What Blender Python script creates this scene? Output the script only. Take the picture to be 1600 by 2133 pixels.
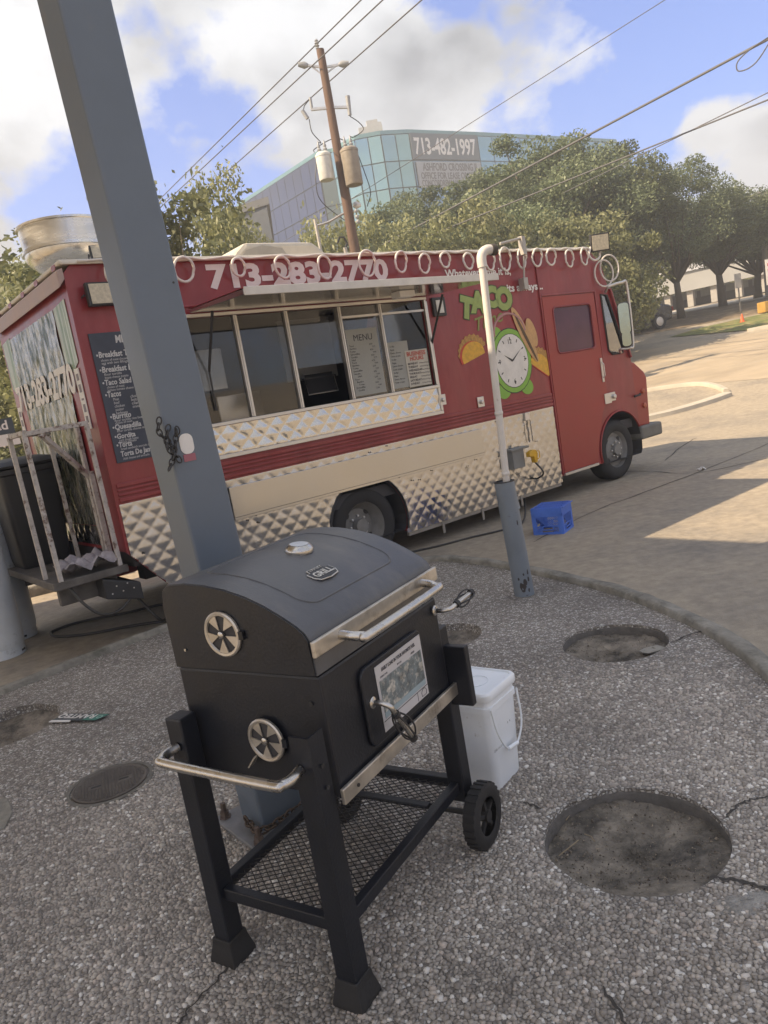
import bpy, bmesh, math, random
import numpy as np
from mathutils import Vector, Matrix

for o in list(bpy.data.objects):
    bpy.data.objects.remove(o)
SC = bpy.context.scene
COL = SC.collection
PI = math.pi
rnd = random.Random(7)

# ------------------------------------------------------------------ camera
CAM_H, PITCH, ROLL, FPX = 1.611, 0.156, -0.171, 1555.0
FW = Vector((0, math.cos(PITCH), -math.sin(PITCH)))
UP0 = Vector((0, math.sin(PITCH), math.cos(PITCH)))
RT0 = Vector((1, 0, 0))
RT = RT0 * math.cos(ROLL) + UP0 * math.sin(ROLL)
UP = RT0 * -math.sin(ROLL) + UP0 * math.cos(ROLL)
cd = bpy.data.cameras.new('camera')
cam = bpy.data.objects.new('camera', cd)
COL.objects.link(cam)
cd.sensor_fit = 'HORIZONTAL'
cd.sensor_width = 36.0
cd.lens = 36.0 * FPX / 1600.0
cd.clip_start, cd.clip_end = 0.05, 6000
m = Matrix((RT, UP, -FW)).transposed().to_4x4()
m.translation = (0, 0, CAM_H)
cam.matrix_world = m
SC.camera = cam
EYE = Vector((0, 0, CAM_H))

# truck frame (used for the sun direction and for placing the truck)
PSI = 0.656
T0 = Vector((-1.991, 5.65, 0))
TD = Vector((math.cos(PSI), math.sin(PSI), 0))
TN = Vector((-math.sin(PSI), math.cos(PSI), 0))

# ------------------------------------------------------------------ world and sun
SUN_DIR = (TD * 1.1 - TN * 0.425 + Vector((0, 0, -1))).normalized()   # the way light travels
SUN_EL = math.asin(-SUN_DIR.z)
SUN_AZ = math.atan2(-SUN_DIR.x, -SUN_DIR.y)
W = bpy.data.worlds.new('World')
SC.world = W
W.use_nodes = True
nt = W.node_tree
nt.nodes.clear()
def wn(t, **k):
    n = nt.nodes.new(t)
    for a, b in k.items():
        setattr(n, a, b)
    return n
out = wn('ShaderNodeOutputWorld')
bg = wn('ShaderNodeBackground')
bg.inputs['Strength'].default_value = 0.15
sky = wn('ShaderNodeTexSky', sky_type='NISHITA', sun_disc=False)
sky.sun_elevation, sky.sun_rotation = SUN_EL, SUN_AZ
sky.air_density, sky.dust_density, sky.ozone_density = 1.0, 0.2, 3.0
tc = wn('ShaderNodeTexCoord')
mp = wn('ShaderNodeMapping')
mp.inputs['Location'].default_value = (2.3, 0.4, 0.1)
mp.inputs['Scale'].default_value = (1.0, 1.0, 1.35)
nz = wn('ShaderNodeTexNoise')
nz.inputs['Scale'].default_value = 2.1
nz.inputs['Detail'].default_value = 8
nz.inputs['Roughness'].default_value = 0.62
nz.inputs['Distortion'].default_value = 0.1
nt.links.new(tc.outputs['Generated'], mp.inputs['Vector'])
nt.links.new(mp.outputs[0], nz.inputs['Vector'])
def wmath(op, a, b):
    n = wn('ShaderNodeMath', operation=op)
    for i, v in enumerate((a, b)):
        if isinstance(v, (int, float)):
            n.inputs[i].default_value = v
        else:
            nt.links.new(v, n.inputs[i])
    return n.outputs[0]
def lobe(x, y, width, amount):
    """soft patch of the cloud cover round one direction (a gap when amount is negative)"""
    d = (FW + RT * ((x - 800) / FPX) - UP * ((y - 1066.5) / FPX)).normalized()
    dp = wn('ShaderNodeVectorMath', operation='DOT_PRODUCT')
    nt.links.new(tc.outputs['Generated'], dp.inputs[0]); dp.inputs[1].default_value = d
    mr = wn('ShaderNodeMapRange', interpolation_type='SMOOTHERSTEP')
    mr.inputs[1].default_value = math.cos(math.radians(width)); mr.inputs[2].default_value = 1.0
    mr.inputs[3].default_value = 0.0; mr.inputs[4].default_value = amount
    nt.links.new(dp.outputs['Value'], mr.inputs[0])
    return mr.outputs[0]
cov = wmath('ADD', wmath('MULTIPLY', wmath('SUBTRACT', nz.outputs['Fac'], 0.5), 2.5), 0.66)
for a in ((475, 340, 7.5, -.62), (1330, 10, 18, -.66), (1480, 240, 9, -.42), (190, 440, 6, -.38), (1500, 385, 7, .85), (1120, 190, 8, .50), (1570, 150, 6.5, .75), (420, 60, 26, .22), (760, 240, 9, .25), (980, 130, 3, .2)):
    cov = wmath('ADD', cov, lobe(*a))
nz3 = wn('ShaderNodeTexNoise')
nz3.inputs['Scale'].default_value = 9.0
nz3.inputs['Detail'].default_value = 9
nz3.inputs['Roughness'].default_value = 0.6
nt.links.new(mp.outputs[0], nz3.inputs['Vector'])
cov = wmath('ADD', cov, wmath('MULTIPLY', wmath('SUBTRACT', nz3.outputs['Fac'], 0.5), 1.5))
ramp = wn('ShaderNodeValToRGB')
ramp.color_ramp.elements[0].position = 0.36
ramp.color_ramp.elements[1].position = 0.66
nt.links.new(cov, ramp.inputs[0])
# cloud brightness: bright rims, grey thick middles
cr = wn('ShaderNodeValToRGB')
e = cr.color_ramp.elements
e[0].position, e[0].color = 0.10, (2.75, 2.86, 3.0, 1)
e[1].position, e[1].color = 0.80, (1.05, 1.16, 1.32, 1)
nz2 = wn('ShaderNodeTexNoise')
nz2.inputs['Scale'].default_value = 3.6
nz2.inputs['Detail'].default_value = 8
nt.links.new(mp.outputs[0], nz2.inputs['Vector'])
shade = wmath('ADD', wmath('MULTIPLY', wmath('SUBTRACT', nz2.outputs['Fac'], 0.5), 3.4), wmath('MULTIPLY', wmath('MINIMUM', cov, 1.0), 0.55))
nt.links.new(shade, cr.inputs[0])
mx = wn('ShaderNodeMix', data_type='RGBA')
nt.links.new(ramp.outputs[0], mx.inputs['Factor'])
tint = wn('ShaderNodeVectorMath', operation='MULTIPLY')
tint.inputs[1].default_value = (0.27, 0.43, 0.72)
nt.links.new(sky.outputs[0], tint.inputs[0])
nt.links.new(tint.outputs[0], mx.inputs[6])
nt.links.new(cr.outputs[0], mx.inputs[7])
nt.links.new(mx.outputs[2], bg.inputs['Color'])
nt.links.new(bg.outputs[0], out.inputs['Surface'])

sd = bpy.data.lights.new('sun', 'SUN')
sd.energy, sd.angle, sd.color = 4.4, math.radians(0.55), (1.0, 0.79, 0.54)
sun = bpy.data.objects.new('sun', sd)
COL.objects.link(sun)
sun.rotation_euler = SUN_DIR.to_track_quat('-Z', 'Y').to_euler()
sun.location = (-20, -6, 30)

SC.view_settings.view_transform = 'Standard'
SC.view_settings.look = 'None'
SC.view_settings.gamma = 1.0
SC.view_settings.exposure = 1.34
SC.view_settings.use_curve_mapping = False
SC.render.engine = 'CYCLES'
SC.cycles.max_bounces, SC.cycles.diffuse_bounces, SC.cycles.glossy_bounces, SC.cycles.volume_bounces = 7, 4, 3, 0
SC.render.resolution_x, SC.render.resolution_y = 768, 1024

# ------------------------------------------------------------------ helpers: placing
def ray(x, y):
    return FW + RT * ((x - 800) / FPX) - UP * ((y - 1066.5) / FPX)
def G(x, y, z=0.0):
    d = ray(x, y)
    return EYE + d * ((z - CAM_H) / d.z)
def at(x, y, dist):
    d = ray(x, y)
    return EYE + d * (dist / math.hypot(d.x, d.y))
def gz(x, y):
    """height of the terrain: level lot, then rising ground towards the street"""
    r = math.hypot(x, y)
    def seg(a, b, s0, s1):
        if r <= a: return 0.0
        t = min(r, b) - a
        return s0 * t + (s1 - s0) * t * t / (2 * (b - a))
    return seg(14, 20, 0, .125) + seg(20, 36, .125, .125) + seg(36, 44, .125, .05) + seg(44, 75, .05, .05) + seg(75, 110, .05, 0)
def GT(x, y):
    """point of the terrain seen at a photograph pixel"""
    d = ray(x, y); h = math.hypot(d.x, d.y)
    s = 1.0
    while s < 400:
        p = EYE + d * (s / h)
        if p.z <= gz(p.x, p.y): break
        s += 0.1
    p.z = gz(p.x, p.y)
    return p

# ------------------------------------------------------------------ helpers: materials
MATS = {}
def mat(name, col, rough=0.6, metal=0.0, var=0.12, vs=6.0, bump=0.0, bs=80.0, col2=None, c2s=3.0, c2lo=0.5, c2hi=0.62, coat=0.0, spec=0.5, stretch=None, det=6):
    if name in MATS: return MATS[name]
    M = bpy.data.materials.new(name)
    M.use_nodes = True
    t = M.node_tree; N = t.nodes; L = t.links
    b = N['Principled BSDF']
    b.inputs['Roughness'].default_value = rough
    b.inputs['Metallic'].default_value = metal
    b.inputs['Coat Weight'].default_value = coat
    b.inputs['Coat Roughness'].default_value = 0.15
    b.inputs['Specular IOR Level'].default_value = spec
    tcn = N.new('ShaderNodeTexCoord')
    src = tcn.outputs['Object']
    if stretch:
        mpn = N.new('ShaderNodeMapping'); mpn.inputs['Scale'].default_value = stretch
        L.new(src, mpn.inputs[0]); src = mpn.outputs[0]
    n1 = N.new('ShaderNodeTexNoise'); n1.inputs['Scale'].default_value = vs; n1.inputs['Detail'].default_value = det
    n1.inputs['Roughness'].default_value = 0.65
    L.new(src, n1.inputs['Vector'])
    mr = N.new('ShaderNodeMapRange')
    mr.inputs[1].default_value, mr.inputs[2].default_value = 0.3, 0.7
    mr.inputs[3].default_value, mr.inputs[4].default_value = 1 - var, 1 + var
    L.new(n1.outputs['Fac'], mr.inputs[0])
    rgb = N.new('ShaderNodeRGB'); rgb.outputs[0].default_value = (*col, 1)
    colsock = rgb.outputs[0]
    if col2:
        n2 = N.new('ShaderNodeTexNoise'); n2.inputs['Scale'].default_value = c2s; n2.inputs['Detail'].default_value = 8
        n2.inputs['Roughness'].default_value = 0.7
        L.new(src, n2.inputs['Vector'])
        rp = N.new('ShaderNodeMapRange'); rp.inputs[1].default_value, rp.inputs[2].default_value = c2lo, c2hi
        L.new(n2.outputs['Fac'], rp.inputs[0])
        mm = N.new('ShaderNodeMix'); mm.data_type = 'RGBA'
        mm.inputs[7].default_value = (*col2, 1)
        L.new(rp.outputs[0], mm.inputs['Factor']); L.new(colsock, mm.inputs[6])
        colsock = mm.outputs[2]
    vm = N.new('ShaderNodeVectorMath'); vm.operation = 'SCALE'
    L.new(colsock, vm.inputs[0]); L.new(mr.outputs[0], vm.inputs['Scale'])
    L.new(vm.outputs[0], b.inputs['Base Color'])
    r2 = N.new('ShaderNodeMapRange')
    r2.inputs[1].default_value, r2.inputs[2].default_value = 0.3, 0.7
    r2.inputs[3].default_value, r2.inputs[4].default_value = max(0.02, rough - 0.08), min(1, rough + 0.1)
    L.new(n1.outputs['Fac'], r2.inputs[0]); L.new(r2.outputs[0], b.inputs['Roughness'])
    if bump:
        n3 = N.new('ShaderNodeTexNoise'); n3.inputs['Scale'].default_value = bs; n3.inputs['Detail'].default_value = 5
        L.new(src, n3.inputs['Vector'])
        bp = N.new('ShaderNodeBump'); bp.inputs['Strength'].default_value = bump; bp.inputs['Distance'].default_value = 0.01
        L.new(n3.outputs['Fac'], bp.inputs['Height']); L.new(bp.outputs[0], b.inputs['Normal'])
    MATS[name] = M
    return M
def glass(name, tint, refl=0.5, rough=0.03, alpha=0.5):
    """window glass: see-through sheet with a mirror reflection that grows towards grazing"""
    if name in MATS: return MATS[name]
    M = bpy.data.materials.new(name); M.use_nodes = True
    t = M.node_tree; N = t.nodes; L = t.links
    N.remove(N['Principled BSDF'])
    tr = N.new('ShaderNodeBsdfTransparent'); tr.inputs[0].default_value = (*tint, 1)
    gl = N.new('ShaderNodeBsdfGlossy'); gl.inputs['Roughness'].default_value = rough
    fr = N.new('ShaderNodeFresnel'); fr.inputs[0].default_value = 1.52
    mr = N.new('ShaderNodeMath'); mr.operation = 'MULTIPLY_ADD'; mr.inputs[1].default_value = 1.0; mr.inputs[2].default_value = refl
    mr.use_clamp = True
    L.new(fr.outputs[0], mr.inputs[0])
    mx_ = N.new('ShaderNodeMixShader')
    L.new(mr.outputs[0], mx_.inputs[0]); L.new(tr.outputs[0], mx_.inputs[1]); L.new(gl.outputs[0], mx_.inputs[2])
    L.new(mx_.outputs[0], N['Material Output'].inputs[0])
    MATS[name] = M
    return M

# ------------------------------------------------------------------ helpers: meshes
class MB:
    def __init__(s): s.v = []; s.f = []
    def add(s, vs, fs):
        o = len(s.v); s.v += [tuple(q) for q in vs]; s.f += [tuple(i + o for i in f) for f in fs]; return s
    def box(s, x0, x1, y0, y1, z0, z1):
        vs = [(x, y, z) for z in (z0, z1) for y in (y0, y1) for x in (x0, x1)]
        return s.add(vs, [(0, 2, 3, 1), (4, 5, 7, 6), (0, 1, 5, 4), (2, 6, 7, 3), (0, 4, 6, 2), (1, 3, 7, 5)])
    def bar(s, p, q, w, h, up=(0, 0, 1)):
        p, q = Vector(p), Vector(q); d = (q - p).normalized(); u = Vector(up)
        if abs(d.dot(u)) > .98: u = Vector((1, 0, 0))
        r = d.cross(u).normalized(); u = r.cross(d)
        vs = []
        for c in (p, q):
            for a, b in ((-1, -1), (1, -1), (1, 1), (-1, 1)): vs.append(c + r * a * w / 2 + u * b * h / 2)
        return s.add(vs, [(0, 3, 2, 1), (4, 5, 6, 7), (0, 1, 5, 4), (1, 2, 6, 5), (2, 3, 7, 6), (3, 0, 4, 7)])
    def tube(s, pts, r, n=8, closed=False, caps=True):
        pts = [Vector(p) for p in pts]; k = len(pts)
        rs = r if isinstance(r, (list, tuple)) else [r] * k
        vs = []; ref = None
        for i, p in enumerate(pts):
            if closed: d = pts[(i + 1) % k] - pts[i - 1]
            else: d = pts[min(i + 1, k - 1)] - pts[max(i - 1, 0)]
            d.normalize()
            if ref is None:
                ref = Vector((0, 0, 1)) if abs(d.z) < .9 else Vector((1, 0, 0))
            a = d.cross(ref).normalized(); b = a.cross(d).normalized(); ref = b
            for j in range(n):
                t = 2 * PI * j / n
                vs.append(p + (a * math.cos(t) + b * math.sin(t)) * rs[i])
        fs = []
        for i in range(k if closed else k - 1):
            i2 = (i + 1) % k
            for j in range(n):
                j2 = (j + 1) % n
                fs.append((i * n + j, i * n + j2, i2 * n + j2, i2 * n + j))
        if caps and not closed:
            fs.append(tuple(range(n - 1, -1, -1))); fs.append(tuple((k - 1) * n + j for j in range(n)))
        return s.add(vs, fs)
    def lathe(s, prof, n=24, c=(0, 0, 0), axis='z', cap=True):
        vs = []
        for (r, h) in prof:
            for j in range(n):
                t = 2 * PI * j / n
                a, b = r * math.cos(t), r * math.sin(t)
                if axis == 'z': q = (c[0] + a, c[1] + b, c[2] + h)
                elif axis == 'y': q = (c[0] + a, c[1] + h, c[2] + b)
                else: q = (c[0] + h, c[1] + a, c[2] + b)
                vs.append(q)
        fs = []
        for i in range(len(prof) - 1):
            for j in range(n):
                j2 = (j + 1) % n
                f = (i * n + j, i * n + j2, (i + 1) * n + j2, (i + 1) * n + j)
                fs.append(f)
        if cap:
            fs.append(tuple(range(n))); fs.append(tuple((len(prof) - 1) * n + j for j in range(n)))
        return s.add(vs, fs)
    def prism(s, poly, a, b, plane='xz'):
        """poly in 2D extruded along the third axis from a to b"""
        n = len(poly); vs = []
        for h in (a, b):
            for (p, q) in poly:
                vs.append({'xz': (p, h, q), 'xy': (p, q, h), 'yz': (h, p, q)}[plane])
        fs = [tuple(range(n)), tuple(range(2 * n - 1, n - 1, -1))]
        for i in range(n):
            j = (i + 1) % n
            fs.append((i, i + n, j + n, j))
        return s.add(vs, fs)
    def build(s, name, M, parent=None, smooth=None, bevel=0.0, kind=None, seg=2, loc=None):
        me = bpy.data.meshes.new(name)
        me.from_pydata(s.v, [], s.f); me.update()
        bm = bmesh.new(); bm.from_mesh(me)
        bmesh.ops.recalc_face_normals(bm, faces=bm.faces)
        if bevel:
            es = [e for e in bm.edges if len(e.link_faces) == 2 and e.calc_face_angle(0) > 0.5]
            if es: bmesh.ops.bevel(bm, geom=es, offset=bevel, segments=seg, affect='EDGES', profile=0.5, clamp_overlap=True)
        bm.to_mesh(me); bm.free()
        return link(name, me, M, parent, smooth, kind, loc)
def link(name, me, M, parent=None, smooth=None, kind=None, loc=None):
    if M is not None: me.materials.append(M)
    if smooth is not None:
        me.polygons.foreach_set('use_smooth', [True] * len(me.polygons))
        if smooth < 179: me.set_sharp_from_angle(angle=math.radians(smooth))
    o = bpy.data.objects.new(name, me); COL.objects.link(o)
    if parent is not None: o.parent = parent
    if kind: o['kind'] = kind
    if loc is not None: o.location = loc
    return o
def tag(o, label, cat, group=None):
    o['label'] = label; o['category'] = cat
    if group: o['group'] = group
    return o
def thing(name, label, cat, loc=(0, 0, 0), rz=0.0, group=None):
    o = bpy.data.objects.new(name, None); COL.objects.link(o)
    o.location = loc; o.rotation_euler = (0, 0, rz); o.empty_display_size = 0.2
    return tag(o, label, cat, group)
def struct(o):
    o['kind'] = 'structure'; return o
def copy_tree(o, parent=None):
    c = o.copy(); COL.objects.link(c)
    if parent is not None: c.parent = parent
    for ch in list(o.children): copy_tree(ch, c)
    return c
def plate(loops, t0, t1, plane='xz'):
    """flat plate from an outer loop and hole loops, with thickness; returns MB"""
    bm = bmesh.new(); es = []
    for lp in loops:
        vs = [bm.verts.new((p, q, 0)) for p, q in lp]
        for i in range(len(vs)): es.append(bm.edges.new((vs[i], vs[(i + 1) % len(vs)])))
    bmesh.ops.triangle_fill(bm, use_beauty=True, edges=es)
    bm.verts.index_update()
    mb = MB(); n = len(bm.verts)
    f2 = {'xz': lambda p, q, h: (p, h, q), 'xy': lambda p, q, h: (p, q, h), 'yz': lambda p, q, h: (h, p, q)}[plane]
    co = [(v.co.x, v.co.y) for v in bm.verts]
    vs = [f2(p, q, t0) for p, q in co] + [f2(p, q, t1) for p, q in co]
    fs = []
    for f in bm.faces:
        i = [v.index for v in f.verts]
        fs.append(tuple(i)); fs.append(tuple(k + n for k in reversed(i)))
    for e in bm.edges:
        if len(e.link_faces) == 1:
            a, b = e.verts[0].index, e.verts[1].index
            fs.append((a, b, b + n, a + n))
    bm.free()
    return mb.add(vs, fs)
def rrect(x0, x1, y0, y1, r, n=5):
    p = []
    for cx, cy, a in ((x1 - r, y1 - r, 0), (x0 + r, y1 - r, 90), (x0 + r, y0 + r, 180), (x1 - r, y0 + r, 270)):
        for i in range(n + 1):
            t = math.radians(a + 90 * i / n); p.append((cx + r * math.cos(t), cy + r * math.sin(t)))
    return p
def arc(cx, cy, r, a0, a1, n=16, ry=None):
    ry = ry or r
    return [(cx + r * math.cos(math.radians(a0 + (a1 - a0) * i / n)), cy + ry * math.sin(math.radians(a0 + (a1 - a0) * i / n))) for i in range(n + 1)]
def text(s, size, M, parent, loc, rot, width=None, bold=0.0, shear=0.0, extrude=0.0008, align='LEFT', name='lettering', space=1.0, res=3, mirror=False):
    """writing as a thin mesh; rot is a 3x3 whose columns are the reading direction, the letters' up and out of the surface"""
    cu = bpy.data.curves.new('t', 'FONT'); cu.body = s; cu.size = size; cu.extrude = extrude; cu.offset = bold
    cu.shear = shear; cu.align_x = align; cu.space_character = space; cu.resolution_u = res
    ob = bpy.data.objects.new('t', cu); COL.objects.link(ob)
    dg = bpy.context.evaluated_depsgraph_get(); dg.update()
    me = bpy.data.meshes.new_from_object(ob.evaluated_get(dg))
    bpy.data.objects.remove(ob); bpy.data.curves.remove(cu)
    me.name = name
    if width and len(me.vertices):
        xs = [v.co.x for v in me.vertices]; w = max(xs) - min(xs); x0 = min(xs)
        for v in me.vertices: v.co.x = (v.co.x - x0) * width / w
    me.materials.clear()
    o = link(name, me, M, parent)
    R = Matrix((rot[0], rot[1], rot[2])).transposed().to_4x4()
    R.translation = Vector(loc)
    o.matrix_local = R
    return o
SIDE = ((1, 0, 0), (0, 0, 1), (0, -1, 0))          # faces -y
REAR = ((0, -1, 0), (0, 0, 1), (-1, 0, 0))         # faces -x
def catmull(pts, k=6, closed=False):
    P = [Vector(p) for p in pts]; n = len(P); out_ = []
    rng = range(n) if closed else range(n - 1)
    for i in rng:
        p0 = P[(i - 1) % n] if closed or i > 0 else P[i] * 2 - P[i + 1]
        p1, p2 = P[i], P[(i + 1) % n]
        p3 = P[(i + 2) % n] if closed or i < n - 2 else p2 * 2 - p1
        for j in range(k):
            t = j / k
            out_.append(0.5 * ((2 * p1) + (p2 - p0) * t + (2 * p0 - 5 * p1 + 4 * p2 - p3) * t * t + (3 * p1 - p0 - 3 * p2 + p3) * t ** 3))
    if not closed: out_.append(P[-1])
    return out_
# ================================================================== SETTING
ZI = 0.09                                            # island surface above the lot
def voro_material():
    M = bpy.data.materials.new('exposed_aggregate'); M.use_nodes = True
    t = M.node_tree; N = t.nodes; L = t.links; b = N['Principled BSDF']
    tcn = N.new('ShaderNodeTexCoord')
    v1 = N.new('ShaderNodeTexVoronoi'); v1.inputs['Scale'].default_value = 68
    v2 = N.new('ShaderNodeTexVoronoi'); v2.feature = 'DISTANCE_TO_EDGE'; v2.inputs['Scale'].default_value = 68
    L.new(tcn.outputs['Object'], v1.inputs['Vector']); L.new(tcn.outputs['Object'], v2.inputs['Vector'])
    rp = N.new('ShaderNodeValToRGB'); e = rp.color_ramp.elements
    e[0].position, e[0].color = 0.0, (0.21, 0.19, 0.168, 1)
    e[1].position, e[1].color = 1.0, (0.70, 0.68, 0.64, 1)
    k = e.new(0.55); k.color = (0.415, 0.372, 0.32, 1)
    sp = N.new('ShaderNodeSeparateColor'); L.new(v1.outputs['Color'], sp.inputs[0]); L.new(sp.outputs[0], rp.inputs[0])
    ed = N.new('ShaderNodeMapRange'); ed.inputs[1].default_value, ed.inputs[2].default_value = 0.0, 0.22
    L.new(v2.outputs['Distance'], ed.inputs[0])
    mx_ = N.new('ShaderNodeMix'); mx_.data_type = 'RGBA'; mx_.inputs[6].default_value = (0.155, 0.138, 0.12, 1)
    L.new(ed.outputs[0], mx_.inputs['Factor']); L.new(rp.outputs[0], mx_.inputs[7])
    n = N.new('ShaderNodeTexNoise'); n.inputs['Scale'].default_value = 1.3; n.inputs['Detail'].default_value = 7
    L.new(tcn.outputs['Object'], n.inputs['Vector'])
    mr = N.new('ShaderNodeMapRange'); mr.inputs[1].default_value, mr.inputs[2].default_value = 0.3, 0.7
    mr.inputs[3].default_value, mr.inputs[4].default_value = 0.74, 1.24
    L.new(n.outputs['Fac'], mr.inputs[0])
    vm = N.new('ShaderNodeVectorMath'); vm.operation = 'SCALE'
    L.new(mx_.outputs[2], vm.inputs[0]); L.new(mr.outputs[0], vm.inputs['Scale'])
    L.new(vm.outputs[0], b.inputs['Base Color'])
    b.inputs['Roughness'].default_value = 0.75
    bp = N.new('ShaderNodeBump'); bp.inputs['Strength'].default_value = 0.8; bp.inputs['Distance'].default_value = 0.006
    L.new(ed.outputs[0], bp.inputs['Height']); L.new(bp.outputs[0], b.inputs['Normal'])
    return M
def pebble_material():
    M = bpy.data.materials.new('river_pebbles'); M.use_nodes = True
    t = M.node_tree; N = t.nodes; L = t.links; b = N['Principled BSDF']
    a = N.new('ShaderNodeAttribute'); a.attribute_name = 'tone'
    rp = N.new('ShaderNodeValToRGB'); e = rp.color_ramp.elements
    e[0].position, e[0].color = 0.0, (0.215, 0.19, 0.165, 1)
    e[1].position, e[1].color = 1.0, (0.68, 0.65, 0.60, 1)
    for p, c in ((0.35, (0.33, 0.295, 0.255, 1)), (0.62, (0.45, 0.408, 0.355, 1)), (0.80, (0.46, 0.39, 0.33, 1)), (0.86, (0.68, 0.645, 0.585, 1))):
        q = e.new(p); q.color = c
    L.new(a.outputs['Fac'], rp.inputs[0])
    tcn = N.new('ShaderNodeTexCoord')
    n = N.new('ShaderNodeTexNoise'); n.inputs['Scale'].default_value = 1.3; n.inputs['Detail'].default_value = 7
    L.new(tcn.outputs['Object'], n.inputs['Vector'])
    mr = N.new('ShaderNodeMapRange'); mr.inputs[1].default_value, mr.inputs[2].default_value = 0.3, 0.7
    mr.inputs[3].default_value, mr.inputs[4].default_value = 0.74, 1.24
    L.new(n.outputs['Fac'], mr.inputs[0])
    vm = N.new('ShaderNodeVectorMath'); vm.operation = 'SCALE'
    L.new(rp.outputs[0], vm.inputs[0]); L.new(mr.outputs[0], vm.inputs['Scale'])
    L.new(vm.outputs[0], b.inputs['Base Color'])
    b.inputs['Roughness'].default_value = 0.6
    return M
M_CONC = mat('lot_concrete', (0.345, 0.295, 0.225), 0.85, var=0.24, vs=11, bump=0.5, bs=120, col2=(0.235, 0.21, 0.175), c2s=0.55, c2lo=0.48, c2hi=0.66, det=10)
M_KERB = mat('kerb_concrete', (0.25, 0.235, 0.20), 0.9, var=0.35, vs=7, bump=0.8, bs=55, col2=(0.13, 0.125, 0.10), c2s=6, c2lo=0.5, c2hi=0.7)
M_AGG = voro_material()
M_PEB = pebble_material()
M_DIRT = mat('packed_dirt', (0.215, 0.187, 0.15), 0.95, var=0.55, vs=11, bump=1.0, bs=90, col2=(0.085, 0.076, 0.064), c2s=5, c2lo=0.46, c2hi=0.62)
M_CRACK = mat('crack_filth', (0.05, 0.045, 0.04), 0.95, var=0.3, vs=30)
M_GRASS = mat('lawn_grass', (0.13, 0.15, 0.045), 0.9, var=0.4, vs=3, bump=1.0, bs=30, col2=(0.24, 0.2, 0.09), c2s=1.2, c2lo=0.48, c2hi=0.62)
M_SOIL = mat('leaf_litter', (0.16, 0.12, 0.08), 0.95, var=0.4, vs=2.5, bump=1.0, bs=20, col2=(0.27, 0.21, 0.13), c2s=1.5, c2lo=0.5, c2hi=0.65)
M_WALK = mat('sidewalk_concrete', (0.46, 0.42, 0.35), 0.85, var=0.15, vs=2, bump=0.3, bs=40)
M_ROAD = mat('street_concrete', (0.37, 0.305, 0.22), 0.85, var=0.2, vs=0.6, bump=0.3, bs=30, col2=(0.31, 0.27, 0.215), c2s=0.35, c2lo=0.47, c2hi=0.64, stretch=(1, 2.2, 1), det=10)

# ground: one polar sheet out to the horizon
mb = MB()
RAD = [0.0, 1, 2, 3, 4, 5, 6, 7, 8, 9, 10, 11, 12, 13, 14, 15, 16, 17, 18, 19, 20, 22, 24, 26, 28, 30, 32, 34, 36, 37.3, 38.6, 40, 41.3, 42.6, 44, 50, 56, 62, 68, 75, 82, 89, 96, 103, 110, 150, 200, 260, 330, 400]
NS = 120
for r in RAD:
    for j in range(NS):
        a = 2 * PI * j / NS
        x, y = r * math.cos(a), r * math.sin(a)
        mb.v.append((x, y, gz(x, y)))
for i in range(len(RAD) - 1):
    for j in range(NS):
        j2 = (j + 1) % NS
        mb.f.append((i * NS + j, i * NS + j2, (i + 1) * NS + j2, (i + 1) * NS + j) if i else (j, (1) * NS + j, NS + j2))
bm_g = mb.build('ground', M_CONC, smooth=180)
struct(bm_g)

# the raised island of exposed aggregate, with its round openings
OUT = [(-2.75, 4.85), (-2.33, 5.29), (-1.88, 5.73), (-1.15, 6.28), (-0.35, 6.6), (0.35, 6.52), (0.73, 6.16), (1.03, 5.64), (1.27, 5.16), (1.46, 4.7), (1.58, 4.23), (1.65, 3.78),
       (1.66, 3.4), (1.62, 3.0), (1.5, 2.3), (1.3, 1.5), (1.0, 0.6), (0.3, -0.8), (-1.5, -1.6), (-3.6, -0.5), (-4.3, 1.5), (-3.9, 3.2), (-3.25, 4.3)]
OUTC = [(p.x, p.y) for p in catmull([(a, b, 0) for a, b in OUT], 5, True)]
HOLES = [(0.615, 2.185, 0.285), (1.108, 3.846, 0.278), (0.25, 4.42, 0.22), (-2.40, 4.15, 0.32)]
def circ(cx, cy, r, n=48, wob=0.0, sd_=0):
    q = random.Random(sd_)
    ph = [q.uniform(0, 6) for _ in range(3)]
    return [(cx + r * (1 + wob * (math.sin(3 * t + ph[0]) + math.sin(7 * t + ph[1]))) * math.cos(t), cy + r * (1 + wob * (math.sin(3 * t + ph[0]) + math.sin(7 * t + ph[1]))) * math.sin(t)) for t in [2 * PI * i / n for i in range(n)]]
def inset(poly, d):
    n = len(poly); o_ = []
    for i in range(n):
        a, b = Vector(poly[i - 1]), Vector(poly[(i + 1) % n])
        t = (b - a).normalized(); nrm = Vector((-t.y, t.x))
        o_.append((poly[i][0] + nrm.x * d, poly[i][1] + nrm.y * d))
    return o_
area = sum(OUTC[i - 1][0] * OUTC[i][1] - OUTC[i][0] * OUTC[i - 1][1] for i in range(len(OUTC)))
sgn = 1 if area > 0 else -1
INN = inset(OUTC, 0.10 * sgn)
isl = plate([INN] + [circ(cx, cy, r, wob=0.006, sd_=i) for i, (cx, cy, r) in enumerate(HOLES)], 0.0, ZI, 'xy').build('island', M_AGG)
struct(isl)
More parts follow.
